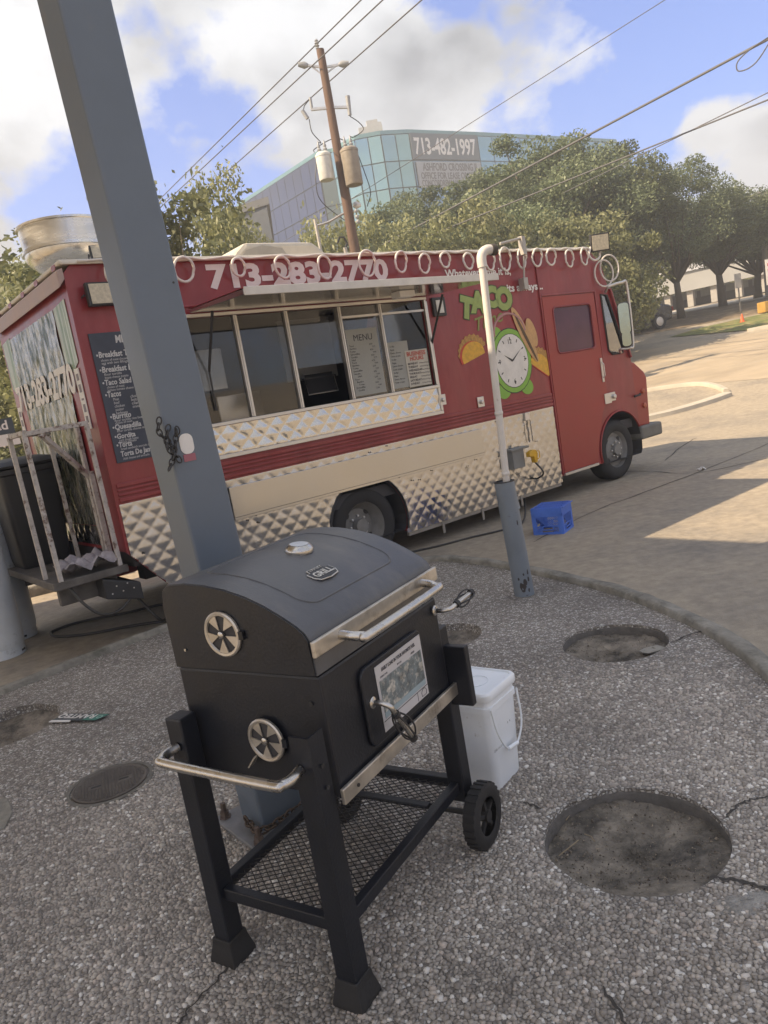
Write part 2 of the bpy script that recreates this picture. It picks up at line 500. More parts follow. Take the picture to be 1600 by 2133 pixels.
# concrete edge of the island, in cast lengths
mb = MB(); K = len(OUTC)
prof = [(0.102, ZI - 0.03), (0.098, ZI + 0.030), (0.088, ZI + 0.042), (0.05, ZI + 0.045), (0.012, ZI + 0.036), (0.0, ZI + 0.0), (-0.002, -0.02)]
q = random.Random(3)
for i in range(K):
    a, b = Vector(OUTC[i - 1]), Vector(OUTC[(i + 1) % K]); t = (b - a).normalized(); nrm = Vector((-t.y, t.x)) * sgn
    for (d, z) in prof:
        jz = q.uniform(-.005, .003) if z > 0.05 else 0
        jd = q.uniform(-.006, .006) if 0 < d < .09 else 0
        mb.v.append((OUTC[i][0] + nrm.x * (d + jd), OUTC[i][1] + nrm.y * (d + jd), z + jz))
n = len(prof)
for i in range(K):
    i2 = (i + 1) % K
    for j in range(n - 1): mb.f.append((i * n + j, i2 * n + j, i2 * n + j + 1, i * n + j + 1))
struct(mb.build('kerb', M_KERB, smooth=50))
# dirt floors of the round openings
for i, (cx, cy, r) in enumerate(HOLES):
    mb = MB(); q = random.Random(20 + i); NR, NA = 22, 60
    for a in range(NR + 1):
        for b in range(NA):
            rr = (r + 0.01) * a / NR; t = 2 * PI * b / NA
            x, y = cx + rr * math.cos(t), cy + rr * math.sin(t)
            z = ZI - 0.068 + 0.012 * math.sin(x * 13 + i) * math.sin(y * 11) + (q.uniform(-.006, .006) if a else 0) + 0.02 * (a / NR) ** 4
            if i == 0:                                   # soil washed up to the near rim, with a curved ridge
                z += 0.060 * max(0, min(1, (cy - y) / r * 1.2 - 0.15))
                dd = math.hypot(x - (cx - 0.01), y - (cy - 0.22))
                z += 0.016 * math.exp(-((dd - 0.10) / 0.012) ** 2) * (1 if y > cy - 0.2 else 0)
            mb.v.append((x, y, min(z, ZI - 0.0015)))
    for a in range(NR):
        for b in range(NA):
            b2 = (b + 1) % NA
            mb.f.append((a * NA + b, a * NA + b2, (a + 1) * NA + b2, (a + 1) * NA + b) if a else (b, NA + b, NA + b2))
    struct(mb.build('dirt_pit', M_DIRT, smooth=180))
# leaf crumbs, grit and chips lying on the dirt
def grit():
    q = random.Random(77); mb = MB()
    for (cx, cy, r), n in zip(HOLES, (900, 600, 200, 300)):
        for _ in range(n):
            t, rr = q.uniform(0, 2 * PI), r * .95 * math.sqrt(q.random()); x, y = cx + rr * math.cos(t), cy + rr * math.sin(t)
            s_ = q.uniform(.0012, .0045) * (1.8 if q.random() < .06 else 1); a = q.uniform(0, PI); e_ = q.uniform(.3, .9); z = ZI - .060 + .012 * math.sin(x * 13) * math.sin(y * 11) + .02 * (rr / r) ** 4
            if r == HOLES[0][2]: z += 0.060 * max(0, min(1, (cy - y) / r * 1.2 - 0.15))
            z = min(z, ZI - .001)
            c, sn = math.cos(a), math.sin(a)
            P = [(x + u * c * s_ - v * sn * s_ * e_, y + u * sn * s_ + v * c * s_ * e_, z + w * s_) for u, v, w in ((-1, -.2, -.6), (.1, -1, -.6), (1, .1, -.6), (0, 1, -.6), (.1, 0, .5))]
            mb.add(P, [(0, 1, 4), (1, 2, 4), (2, 3, 4), (3, 0, 4)])
    return mb
M_GRIT = mat('grit_and_leaf_crumbs', (0.24, 0.20, 0.15), .9, var=.9, vs=60, col2=(0.07, 0.055, 0.045), c2s=45, c2lo=.48, c2hi=.52)
tag(grit().build('grit', M_GRIT, kind='stuff'), 'grit and dry leaf crumbs scattered over the dirt openings', 'grit')
# rim rings standing just inside the two clear openings
M_RIM = mat('rim_rust', (0.11, 0.10, 0.09), 0.9, var=0.3, vs=20, bump=0.6, bs=60)
for i, (cx, cy, r) in enumerate(HOLES[:2]):
    mb = MB(); mb.lathe([(r - 0.006, ZI - 0.08), (r - 0.006, ZI - 0.02), (r + 0.004, ZI - 0.012)], 48, (cx, cy, 0), cap=False)
    struct(mb.build('pit_rim', M_RIM, smooth=60))

# pebbles standing proud of the near island surface
def pebbles():
    rs = np.random.RandomState(5)
    sp = 0.0140
    xs = np.arange(-2.4, 1.5, sp); ys = np.arange(1.2, 3.95, sp * 0.87)
    X, Y = np.meshgrid(xs, ys); X = X + (np.arange(len(ys)) % 2)[:, None] * sp / 2
    X = (X + rs.uniform(-.35, .35, X.shape) * sp).ravel(); Y = (Y + rs.uniform(-.35, .35, Y.shape) * sp).ravel()
    d = np.stack([X, Y, np.full_like(X, ZI - CAM_H)], 1)
    z = d @ np.array(FW); px = 800 + FPX * (d @ np.array(RT)) / z; py = 1066.5 - FPX * (d @ np.array(UP)) / z
    keep = (z > .3) & (px > -70) & (px < 1670) & (py < 2210) & (np.hypot(X, Y) < 3.9)
    # thin out with distance so that the real pebbles melt into the bump of the slab
    keep &= (rs.rand(len(X)) < np.clip((3.95 - np.hypot(X, Y)) / 0.8, 0, 1))
    for cx, cy, r in HOLES: keep &= np.hypot(X - cx, Y - cy) > r + 0.008 + rs.rand(len(X)) * 0.012
    keep &= np.hypot(X + 1.436, Y - 3.195) > 0.19
    keep &= rs.rand(len(X)) > 0.06
    X, Y = X[keep], Y[keep]; n = len(X)
    ang = rs.rand(n) * PI; s = rs.uniform(.0050, .0082, n) * np.where(rs.rand(n) < .06, 1.4, 1)
    el = rs.uniform(1.0, 1.55, n); h = s * rs.uniform(.5, .9, n)
    tone = np.clip(rs.beta(1.15, 1.75, n), 0, 1)
    th = np.arange(6) * PI / 3
    ring = np.concatenate([np.stack([np.cos(th), np.sin(th), np.zeros(6) - .25], 1), np.stack([np.cos(th + .4) * .74, np.sin(th + .4) * .74, np.zeros(6) + .72], 1), [[0, 0, 1]]], 0)
    jit = 1 + rs.uniform(-.16, .16, (n, 13, 1))
    V = ring[None] * np.array([1, 1, 1]) * np.concatenate([jit, jit, np.ones_like(jit)], 2)
    V = V * np.stack([s * el, s, h], 1)[:, None, :]
    c, sn = np.cos(ang)[:, None], np.sin(ang)[:, None]
    VX = V[:, :, 0] * c - V[:, :, 1] * sn + X[:, None]; VY = V[:, :, 0] * sn + V[:, :, 1] * c + Y[:, None]; VZ = V[:, :, 2] + ZI
    co = np.stack([VX, VY, VZ], 2).reshape(-1, 3)
    F = []
    for j in range(6):
        k = (j + 1) % 6
        F += [(j, k, 6 + k), (j, 6 + k, 6 + j), (6 + j, 6 + k, 12)]
    F = np.array(F); FF = (F[None] + (np.arange(n) * 13)[:, None, None]).reshape(-1, 3)
    me = bpy.data.meshes.new('pebbles')
    me.vertices.add(len(co)); me.vertices.foreach_set('co', co.astype(np.float32).ravel())
    me.loops.add(len(FF) * 3); me.loops.foreach_set('vertex_index', FF.astype(np.int32).ravel())
    me.polygons.add(len(FF)); me.polygons.foreach_set('loop_start', np.arange(len(FF), dtype=np.int32) * 3)
    me.polygons.foreach_set('use_smooth', np.ones(len(FF), dtype=bool))
    me.update(calc_edges=True)
    at_ = me.attributes.new('tone', 'FLOAT', 'POINT'); at_.data.foreach_set('value', np.repeat(tone, 13).astype(np.float32))
    o = link('pebbles', me, M_PEB, kind='stuff')
    tag(o, 'small grey and buff river pebbles set in the island paving', 'pebbles')
    print('pebbles', n)
pebbles()

def ribbon(name, pts, w, z, M, seed=1, jag=0.01, parent=None, k=6):
    """a jagged narrow strip lying on a surface"""
    q = random.Random(seed); P = catmull(pts, k); mb = MB()
    for i, p in enumerate(P):
        t = (P[min(i + 1, len(P) - 1)] - P[max(i - 1, 0)]).normalized(); nr = Vector((-t.y, t.x, 0))
        o = q.uniform(-jag, jag); ww = w * q.uniform(.45, 1.3) * (0.35 if i in (0, len(P) - 1) else 1)
        zz = z if not callable(z) else z(p.x, p.y)
        for s in (-.5, .5):
            c = p + nr * (o + s * ww); mb.v.append((c.x, c.y, zz))
    for i in range(len(P) - 1): mb.f.append((2 * i, 2 * i + 1, 2 * i + 3, 2 * i + 2))
    return mb.build(name, M, parent)
def gp(lst, z): return [G(x, y, z) for x, y in lst]
for sd_, L_, w in ((1, [(1512, 1706), (1540, 1680), (1570, 1668), (1600, 1664), (1680, 1660)], .010), (2, [(1128, 1690), (1112, 1680), (1090, 1676)], .010),
                   (3, [(1480, 1830), (1530, 1838), (1580, 1850), (1660, 1880)], .014), (4, [(1395, 1342), (1450, 1320), (1500, 1308)], .012),
                   (5, [(478, 2015), (440, 2060), (400, 2100), (375, 2140), (360, 2200)], .007), (6, [(1255, 2060), (1290, 2110), (1320, 2180)], .008)):
    struct(ribbon('crack', gp(L_, ZI), w, ZI + 0.0075, M_CRACK, sd_, 0.006))
for sd_, L_, w in ((11, [(1250, 985), (1340, 982), (1450, 985), (1600, 955)], .016), (12, [(1385, 960), (1420, 930), (1450, 912)], .02), (13, [(1110, 1130), (1250, 1060), (1400, 1005), (1600, 925), (1750, 860)], .014)):
    struct(ribbon('crack', gp(L_, 0), w, 0.004, M_CRACK, sd_, 0.015))
# mortar smeared over the pebbles beside the big opening
M_SMEAR = mat('smeared_mortar', (0.30, 0.285, 0.26), 0.95, var=0.3, vs=30, bump=0.8, bs=90, col2=(0.20, 0.19, 0.17), c2s=12, c2lo=.48, c2hi=.6)
for k, (cx, cy, rx, ry, rot) in enumerate(((1.045, 1.985, .125, .06, -.35), (0.79, 1.825, .11, .045, .15))):
    q = random.Random(50 + k); mb = MB(); NA = 40; ph = [q.uniform(0, 6) for _ in range(4)]
    for a in range(9):
        for b in range(NA):
            t = 2 * PI * b / NA; w = 1 + .14 * math.sin(3 * t + ph[0]) + .12 * math.sin(5 * t + ph[1]) + .08 * math.sin(11 * t + ph[2])
            x, y = rx * w * a / 8 * math.cos(t), ry * w * a / 8 * math.sin(t)
            z = ZI + .0068 - .012 * (a / 8) ** 3 + (q.uniform(-.0022, .0022) if a else 0)
            mb.v.append((cx + x * math.cos(rot) - y * math.sin(rot), cy + x * math.sin(rot) + y * math.cos(rot), z))
    for a in range(8):
        for b in range(NA):
            b2 = (b + 1) % NA
            mb.f.append((a * NA + b, a * NA + b2, (a + 1) * NA + b2, (a + 1) * NA + b) if a else (b, NA + b, NA + b2))
    struct(mb.build('mortar_smear', M_SMEAR, smooth=180))
# mortar patch left by a broken edge at the island's west side
mb = MB(); P = [(-2.13, 2.80), (-1.86, 2.84), (-1.80, 2.95), (-1.83, 3.08), (-1.92, 3.22), (-2.3, 3.22)]
struct(mb.prism(P, ZI - 0.01, ZI + 0.009, 'xy').build('mortar_patch', M_KERB, bevel=0.004))

# ------------------------------------------------------------------ ground beyond the truck
def sheet(name, pix, dz, M, sub=5):
    """a draped sheet from photograph corners on the terrain, in rows: list of (left pixel, right pixel)"""
    rows = []
    for (a, b) in pix:
        A, B = GT(*a), GT(*b); rows.append([A.lerp(B, k / 8) for k in range(9)])
    full = []
    for i in range(len(rows) - 1):
        for k in range(sub): full.append([rows[i][j].lerp(rows[i + 1][j], k / sub) for j in range(9)])
    full.append(rows[-1]); mb = MB()
    for r in full:
        for p in r: mb.v.append((p.x, p.y, gz(p.x, p.y) + dz))
    for i in range(len(full) - 1):
        for j in range(8): mb.f.append((i * 9 + j, i * 9 + j + 1, (i + 1) * 9 + j + 1, (i + 1) * 9 + j))
    return struct(mb.build(name, M, smooth=180))
def kerbline(pix, w=0.16, h=0.12, M=None, name='street_kerb', pts=None):
    P = catmull(pts or [GT(*p) for p in pix], 5); mb = MB()
    for i, p in enumerate(P):
        t = (P[min(i + 1, len(P) - 1)] - P[max(i - 1, 0)]).normalized(); nr = Vector((-t.y, t.x, 0)).normalized()
        g_ = gz(p.x, p.y)
        for s, z in ((-.5, -.05), (-.46, h - .02), (-.36, h), (.36, h), (.46, h - .02), (.5, -.05)):
            c = p + nr * s * w; mb.v.append((c.x, c.y, g_ + z))
    for i in range(len(P) - 1):
        for j in range(5): mb.f.append((i * 6 + j, i * 6 + j + 1, (i + 1) * 6 + j + 1, (i + 1) * 6 + j))
    e_ = (len(P) - 1) * 6
    mb.f += [(0, 1, 2, 3, 4, 5), (e_ + 5, e_ + 4, e_ + 3, e_ + 2, e_ + 1, e_)]
    return struct(mb.build(name, M or M_WALK, smooth=40))
sheet('road', [((1250, 815), (1900, 760)), ((1250, 770), (1900, 690)), ((1250, 742), (1900, 640))], 0.006, M_ROAD)
sheet('verge', [((1396, 704), (1760, 668)), ((1440, 690), (1760, 640)), ((1530, 668), (1760, 618))], 0.03, M_GRASS)
sheet('soil', [((1200, 722), (1900, 590)), ((1200, 690), (1900, 570))], 0.012, M_SOIL)
sheet('sidewalk', [((1200, 690), (1900, 569)), ((1200, 682), (1900, 560))], 0.02, M_WALK)
sheet('lawn', [((1200, 681), (1900, 559)), ((1200, 664), (1900, 535))], 0.012, M_GRASS)
kerbline([(1558, 692), (1600, 684), (1680, 672)])
kerbline([(1340, 818), (1400, 809), (1455, 803), (1492, 808), (1514, 819)], 0.14, 0.09)
kerbline([(1330, 878), (1400, 862), (1470, 842), (1514, 826)], 0.3, 0.10)
# grassy verge and pale kerb seen past the truck's rear
M_WEST = [(-60, 985), (20, 968), (90, 955)]
GL = [at(-120, 960, 24), at(60, 930, 24), at(160, 915, 24)]
def band(name, r0, r1, a0, a1, dz, M, h=None):
    mb = MB(); n = 24
    for i in range(n + 1):
        a = math.radians(a0 + (a1 - a0) * i / n)
        for r in (r0, (r0 + r1) / 2, r1):
            x, y = r * math.sin(a), r * math.cos(a); mb.v.append((x, y, gz(x, y) + dz))
    for i in range(n):
        for j in range(2): mb.f.append((i * 3 + j, i * 3 + j + 1, i * 3 + j + 4, i * 3 + j + 3))
    return struct(mb.build(name, M, smooth=180))
band('west_lawn', 17.0, 40, -70, -12, 0.02, M_GRASS)
band('west_walk', 15.2, 17.0, -70, -12, 0.03, M_WALK)
band('mulch_bed', 9.6, 12.2, -48, -18, 0.012, M_SOIL)
kerbline(None, 0.16, 0.12, M_KERB, 'lot_kerb', [(9.5 * math.sin(math.radians(a)), 9.5 * math.cos(math.radians(a)), 0) for a in (-50, -44, -38, -32, -26, -20)])

# ------------------------------------------------------------------ the filling-station canopy overhead, west of the camera: its shade covers the island
cano = thing('station_canopy', 'white filling station canopy roof shading the paved island', 'canopy', T0, PSI)
mb = MB(); mb.box(-7.6, -1.30, -3.7, 4.6, 4.05, 4.6)
mb.build('roof', mat('canopy_white', (0.74, 0.73, 0.70), 0.6), cano)
for px_, py_ in ((-7.0, -2.9), (-7.0, 3.4), (-2.6, 3.9)):
    mb = MB(); mb.box(px_ - .12, px_ + .12, py_ - .12, py_ + .12, 0.0, 4.05); mb.build('column', mat('pole_grey', (0.17, 0.20, 0.235), 0.45), cano, bevel=0.01)
# ================================================================== FOOD TRUCK  (local: x = from rear to front, y = away from the camera side, z up)
M_RED = mat('faded_red_paint', (0.225, 0.015, 0.021), 0.40, var=0.16, vs=2.2, bump=0.06, bs=6, col2=(0.30, 0.050, 0.052), c2s=1.6, c2lo=0.45, c2hi=0.72, coat=0.3, stretch=(1.4, 1.4, .5))
M_REDD = mat('bounce_lit_red_paint', (0.285, 0.030, 0.023), 0.45, var=0.08, vs=1.8, bump=0.04, bs=9, coat=0.15)  # lighter, more orange red: bounce from the sunlit lot put into the colour
M_ROOF = mat('roof_white', (0.62, 0.58, 0.50), 0.6, var=0.15, vs=3, col2=(0.36, 0.10, 0.09), c2s=4, c2lo=0.6, c2hi=0.7)
M_STEEL = mat('brushed_steel', (0.47, 0.475, 0.48), 0.2, 1.0, var=0.04, vs=1.2)
M_QUILT = mat('quilted_steel', (0.50, 0.505, 0.515), 0.19, 1.0, var=0.12, vs=3, bump=0.10, bs=12)
M_FOIL = mat('crumpled_foil', (0.60, 0.60, 0.59), 0.12, 1.0, var=0.06, vs=4, bump=0.55, bs=13)
M_ALU = mat('aluminium_frame', (0.62, 0.60, 0.57), 0.38, 0.9, var=0.08, vs=9)
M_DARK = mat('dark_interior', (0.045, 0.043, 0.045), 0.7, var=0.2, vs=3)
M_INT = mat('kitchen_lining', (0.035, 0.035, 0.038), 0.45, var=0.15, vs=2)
M_BLACK = mat('black_rubber', (0.022, 0.021, 0.021), 0.75, var=0.25, vs=9, bump=0.2, bs=70)
M_BLKM = mat('black_metal', (0.028, 0.028, 0.03), 0.5, var=0.2, vs=9)
M_WHITE = mat('white_vinyl', (0.72, 0.70, 0.67), 0.5, var=0.08, vs=5)
M_LOOP = mat('rope_light_plastic', (0.66, 0.62, 0.57), 0.45, var=0.10, vs=15)
M_GLS = glass('service_glass', (0.72, 0.73, 0.74), 0.02)
M_GLD = mat('tinted_door_glass', (0.085, 0.028, 0.055), 0.10, var=.2, vs=2)
M_GLC = glass('cab_glass', (0.75, 0.85, 0.82), 0.35)
M_WHEEL = mat('wheel_grey', (0.20, 0.195, 0.185), 0.6, var=0.25, vs=9)

truck = thing('food_truck', 'faded red step-van food truck with serving window and quilted steel skirt', 'food truck', T0, PSI)
TW = 2.2
WIN = (0.82, 3.44, 1.60, 2.455)
WC_R, WC_F = (2.33, 0.40), (6.55, 0.40)
def outline():
    o_ = [(0, .75), (0, 2.84), (.06, 2.9), (6.34, 2.9), (6.55, 2.74), (6.66, 2.42), (6.97, 1.5), (7.0, .62)]
    o_ += arc(WC_F[0], WC_F[1], .47, 25, 196, 16)
    o_ += [(5.95, .29), (2.76, .23)]
    o_ += arc(WC_R[0], WC_R[1], .46, -20, 200, 18)
    o_ += [(0.45, .20)]
    return o_
DW = rrect(5.47, 6.20, 1.72, 2.25, .05)
VW = [(6.47, 2.36), (6.60, 2.34), (6.84, 1.66), (6.80, 1.60), (6.57, 1.60), (6.50, 1.66)]
mb = plate([outline(), [(WIN[0], WIN[2]), (WIN[1], WIN[2]), (WIN[1], WIN[3]), (WIN[0], WIN[3])], DW, VW], 0.0, 0.04)
mb.build('side_wall', M_RED, truck)
mb = plate([outline()], TW - .04, TW); mb.build('side_wall', M_RED, truck)
mb = MB(); mb.box(0.0, .045, .041, TW - .041, .75, 2.86); mb.build('rear_wall', M_RED, truck)
mb = MB(); mb.box(-.02, 6.36, -.02, TW + .02, 2.902, 2.935); mb.build('roof', M_ROOF, truck, bevel=.01)
mb = MB(); mb.box(0.05, 6.9, .045, TW - .045, .62, .74); mb.box(.2, 6.2, .3, .45, .45, .62); mb.box(.2, 6.2, 1.75, 1.9, .45, .62); mb.build('chassis', M_DARK, truck)
mb = MB(); mb.prism([(6.30, 2.896), (6.55, 2.74), (6.66, 2.42), (6.60, 2.42), (6.50, 2.70), (6.30, 2.86)], .041, TW - .041); mb.build('front_cap', M_RED, truck)
mb = MB(); mb.prism([(6.66, 2.42), (6.97, 1.5), (6.93, 1.5), (6.62, 2.42)], .041, TW - .041); mb.build('windshield', M_GLC, truck)
# kitchen behind the serving window
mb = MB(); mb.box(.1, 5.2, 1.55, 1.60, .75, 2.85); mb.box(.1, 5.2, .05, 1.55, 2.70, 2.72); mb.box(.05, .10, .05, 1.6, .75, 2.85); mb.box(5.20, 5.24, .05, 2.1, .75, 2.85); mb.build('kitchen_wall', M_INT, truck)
mb = MB(); mb.box(.1, 5.2, .85, 1.5, .75, 1.5); mb.box(.4, 1.6, .9, 1.5, 1.9, 2.3); mb.box(1.5, 2.0, 1.0, 1.5, 1.5, 1.85); mb.build('kitchen_counter', M_STEEL, truck, bevel=.01)
mb = MB(); mb.box(2.02, 2.62, .50, .52, 1.86, 2.44); mb.build('roller_shade', mat('shade_cloth', (0.42, 0.42, 0.41), 0.8), truck)
mb = MB(); mb.bar((2.06, .30, 1.86), (2.44, .30, 1.86), .02, .02); mb.add([(2.04, .20, 1.72), (2.36, .20, 1.72), (2.42, .32, 1.90), (2.10, .32, 1.90), (2.04, .215, 1.715), (2.36, .215, 1.715), (2.42, .335, 1.895), (2.10, .335, 1.895)], [(0, 1, 2, 3), (7, 6, 5, 4), (0, 4, 5, 1), (1, 5, 6, 2), (2, 6, 7, 3), (3, 7, 4, 0)]); mb.build('tablet', M_BLKM, truck)
mb = MB(); mb.tube([(2.03, .198, 1.71), (2.37, .198, 1.71), (2.43, .318, 1.905), (2.09, .318, 1.905)], .006, 5, closed=True); mb.build('tablet_rim', M_ALU, truck)

# serving-window frames, mullions and panes
U0, U1, V0, V1 = WIN
mb = MB()
mb.box(U0 - .03, U1 + .04, -.035, .02, V0 - .03, V0); mb.box(U0 - .03, U1 + .04, -.03, .02, V1 + .001, V1 + .03)
mb.box(U0 - .03, U0, -.03, .02, V0 + .001, V1); mb.box(U1 + .001, U1 + .03, -.03, .02, V0 + .001, V1)
mb.build('window_frame', M_ALU, truck, bevel=.004)
MUL = [1.30, 1.80, 2.38, 2.865]
edges_ = [U0] + MUL + [U1]
for u in MUL:
    mb = MB(); mb.box(u - .018, u + .018, -.022, .03, V0 + .002, V1 - .002); mb.box(u - .006, u + .006, -.03, -.0221, V0 + .002, V1 - .002); mb.build('mullion', M_ALU, truck, bevel=.003)
mb = MB(); mb.box(2.40, U1 - .002, -.015, .02, 2.345, 2.365); mb.build('transom', M_ALU, truck)
for i in range(5):
    if i == 2: continue                                  # the open hatch
    mb = MB(); mb.box(edges_[i] + .02, edges_[i + 1] - .02, .004, .009, V0 + .004, V1 - .006); mb.build('pane', M_GLS, truck)
mb = MB(); mb.box(1.84, 2.36, .012, .016, 1.95, V1 - .006); mb.build('pane', M_GLS, truck)
# quilted sheet under the window, held in its own steel frame
def quilt(name, u0, u1, v0, v1, pu, pv, amp, M, y0, inside=None, st=0.0125, wob=0.0, plane='side', parent=truck):
    mb = MB(); nu, nv = int((u1 - u0) / st), int((v1 - v0) / st); q = random.Random(5)
    idx = {}
    for i in range(nu + 1):
        for j in range(nv + 1):
            u, v = u0 + (u1 - u0) * i / nu, v0 + (v1 - v0) * j / nv
            w_ = wob * math.sin(u * 9 + v * 17) + wob * math.sin(u * 23 - v * 7)
            p, q_ = u / pu + v / pv + w_, u / pu - v / pv + w_ * .6
            a, b = abs(2 * (p % 1) - 1), abs(2 * (q_ % 1) - 1)
            h = amp * (1 - max(a, b) ** 1.6)
            idx[i, j] = len(mb.v)
            mb.v.append((u, y0 - h, v) if plane == 'side' else (y0 - h, u, v))
    for i in range(nu):
        for j in range(nv):
            u, v = u0 + (u1 - u0) * (i + .5) / nu, v0 + (v1 - v0) * (j + .5) / nv
            if inside is None or inside(u, v): mb.f.append((idx[i, j], idx[i + 1, j], idx[i + 1, j + 1], idx[i, j + 1]))
    return mb.build(name, M, parent, smooth=180)
quilt('quilted_panel', U0 - .02, U1 + .02, 1.335, 1.568, .16, .15, .008, M_FOIL, -.006, wob=.05, st=.01)
mb = MB(); mb.box(U0 - .03, U1 + .05, -.022, -.002, 1.300, 1.333); mb.box(U1 + .021, U1 + .05, -.022, -.002, 1.334, 2.44); mb.build('panel_trim', M_ALU, truck, bevel=.003)
def skirt_in(u, v):
    if u < .45 and v < .75 - u * (.55 / .45): return False
    if math.hypot(u - WC_R[0], v - WC_R[1]) < .462: return False
    return True
quilt('quilted_skirt', 0.02, 5.26, .21, 1.12, .145, .138, .0048, M_QUILT, -.004, skirt_in, wob=.03)
mb = MB(); mb.box(.93, 3.98, -.030, -.019, .775, 1.06); mb.build('steel_panel', M_STEEL, truck, bevel=.003)
mb = MB(); mb.box(.93, 3.98, -.033, -.0305, .80, .803); mb.build('panel_seam', M_BLKM, truck)
q = random.Random(9); mb = MB()
for i in range(34):
    u = q.uniform(.1, 5.2); v = q.choice((.76, .70, 1.09, .30)) + q.uniform(-.02, .02)
    if skirt_in(u, v): mb.lathe([(.008, 0), (.006, .004)], 6, (u, -.020, v), 'y')
mb.build('rivets', M_BLKM, truck, kind='stuff')
# pressed belt mouldings
for v, r in ((1.15, .016), (1.19, .011), (1.225, .011), (1.262, .018)):
    mb = MB(); mb.box(.03, 5.27, -.014, -.001, v - r, v + r); mb.build('belt_moulding', M_RED, truck, bevel=.006)
# lower rail with hanging tabs
mb = MB(); mb.box(2.80, 5.26, .02, .06, .165, .215); mb.build('sill_rail', mat('galvanised', (0.38, 0.36, 0.33), 0.5, 0.6, var=0.2), truck, bevel=.004)
for u in (3.25, 3.85, 4.5):
    mb = MB(); mb.box(u, u + .03, .01, .018, .08, .20); mb.build('tab', MATS['galvanised'], truck)
# arch trims
for c, r, a0, a1 in ((WC_R, .468, -18, 198), (WC_F, .475, 26, 194)):
    mb = MB(); mb.tube([(x, -.010, z) for x, z in arc(c[0], c[1], r, a0, a1, 20)], .012, 6); mb.build('wheel_arch', M_BLKM if c is WC_R else M_REDD, truck, smooth=60)
    mb = MB(); mb.lathe([(.452 if c is WC_R else .462, 0), (.452 if c is WC_R else .462, .55)], 28, (c[0], -.003, c[1]), 'y', cap=False); 
    mb.v = [(x, y, max(z, .25)) for x, y, z in mb.v]
    mb.build('wheel_well', M_DARK, truck)
# entry door with its window
def doorline():
    return [(5.30, .31), (5.30, 2.38), (6.30, 2.38), (6.34, 1.05), (6.20, .92), (6.06, .60), (5.97, .31)]
mb = plate([doorline(), rrect(5.47, 6.20, 1.72, 2.25, .05)], -.022, -.003)
door = mb.build('door', M_REDD, truck)
mb = MB(); mb.tube([(x, -.024, z) for x, z in rrect(5.465, 6.205, 1.715, 2.255, .055)], .011, 6, closed=True); mb.build('window_gasket', M_RED, door, smooth=60)
mb = plate([rrect(5.47, 6.20, 1.72, 2.25, .05)], -.010, -.006); mb.build('pane', M_GLD, door)
mb = MB(); mb.box(6.26, 6.30, -.035, -.022, 1.28, 1.58); mb.tube([(6.28, -.035, 1.33), (6.28, -.06, 1.36), (6.28, -.06, 1.50), (6.28, -.035, 1.53)], .008, 6); mb.build('handle', M_ALU, door, bevel=.004)
mb = MB(); mb.box(5.30, 5.98, -.03, .02, .275, .305); mb.build('step_trim', M_ALU, truck, bevel=.003)
mb = MB(); mb.box(5.275, 5.296, -.018, -.001, .30, 2.88); mb.box(6.335, 6.36, -.018, -.001, 1.05, 2.40); mb.box(5.30, 6.33, -.018, -.001, 2.392, 2.41); mb.build('door_seam', M_RED, truck, bevel=.004)
mb = MB(); mb.box(6.26, 6.40, -.034, -.023, 1.00, 1.13); mb.box(6.40, 6.50, -.028, -.002, 1.02, 1.13); mb.lathe([(.03, 0), (.03, -.03), (.015, -.035)], 10, (6.45, -.028, 1.075), 'y'); mb.build('hasp_latch', M_ALU, truck, bevel=.004)
# cab corner window
mb = plate([VW], .006, .012); mb.build('pane', M_GLC, truck)
mb = MB(); mb.tube([(x, -.006, z) for x, z in VW], .014, 6, closed=True); mb.build('window_gasket', M_BLKM, truck, smooth=60)
mb = MB(); mb.bar((6.66, -.01, 2.42), (6.95, -.01, 1.52), .05, .03); mb.build('pillar', M_RED, truck, bevel=.006)
# nose
nose = [(6.955, 1.49), (7.10, 1.44), (7.30, 1.30), (7.345, 1.22), (7.30, .58), (7.06, .60)] + [(WC_F[0] + .485 * math.cos(math.radians(a)), WC_F[1] + .485 * math.sin(math.radians(a))) for a in (32, 40)] + [(6.955, .82)]
mb = MB(); mb.prism(nose, .03, TW - .03); mb.build('hood', M_REDD, truck, bevel=.02)
for z in (.86, 1.05):
    mb = MB(); mb.lathe([(.035, 0), (.035, -.02), (.02, -.032)], 12, (7.20, .03, z), 'y'); mb.build('marker_lamp', mat('amber_lens', (0.42, 0.10, 0.05), 0.3), truck, smooth=50)
mb = MB(); mb.tube([(6.93, -.02, 1.01), (7.02, -.05, 1.02), (7.06, -.02, 1.03)], .015, 6); mb.build('hood_latch', M_BLKM, truck)
mb = MB(); mb.box(7.0, 7.50, -.03, TW + .03, .42, .60); mb.build('front_bumper', mat('bumper_grey', (0.16, 0.155, 0.14), 0.6, var=0.2), truck, bevel=.03)
mb = MB()
for s in (1,):
    mb.box(7.34, 7.36, .5, 1.7, .7, 1.15)
mb.build('grille', M_BLKM, truck)
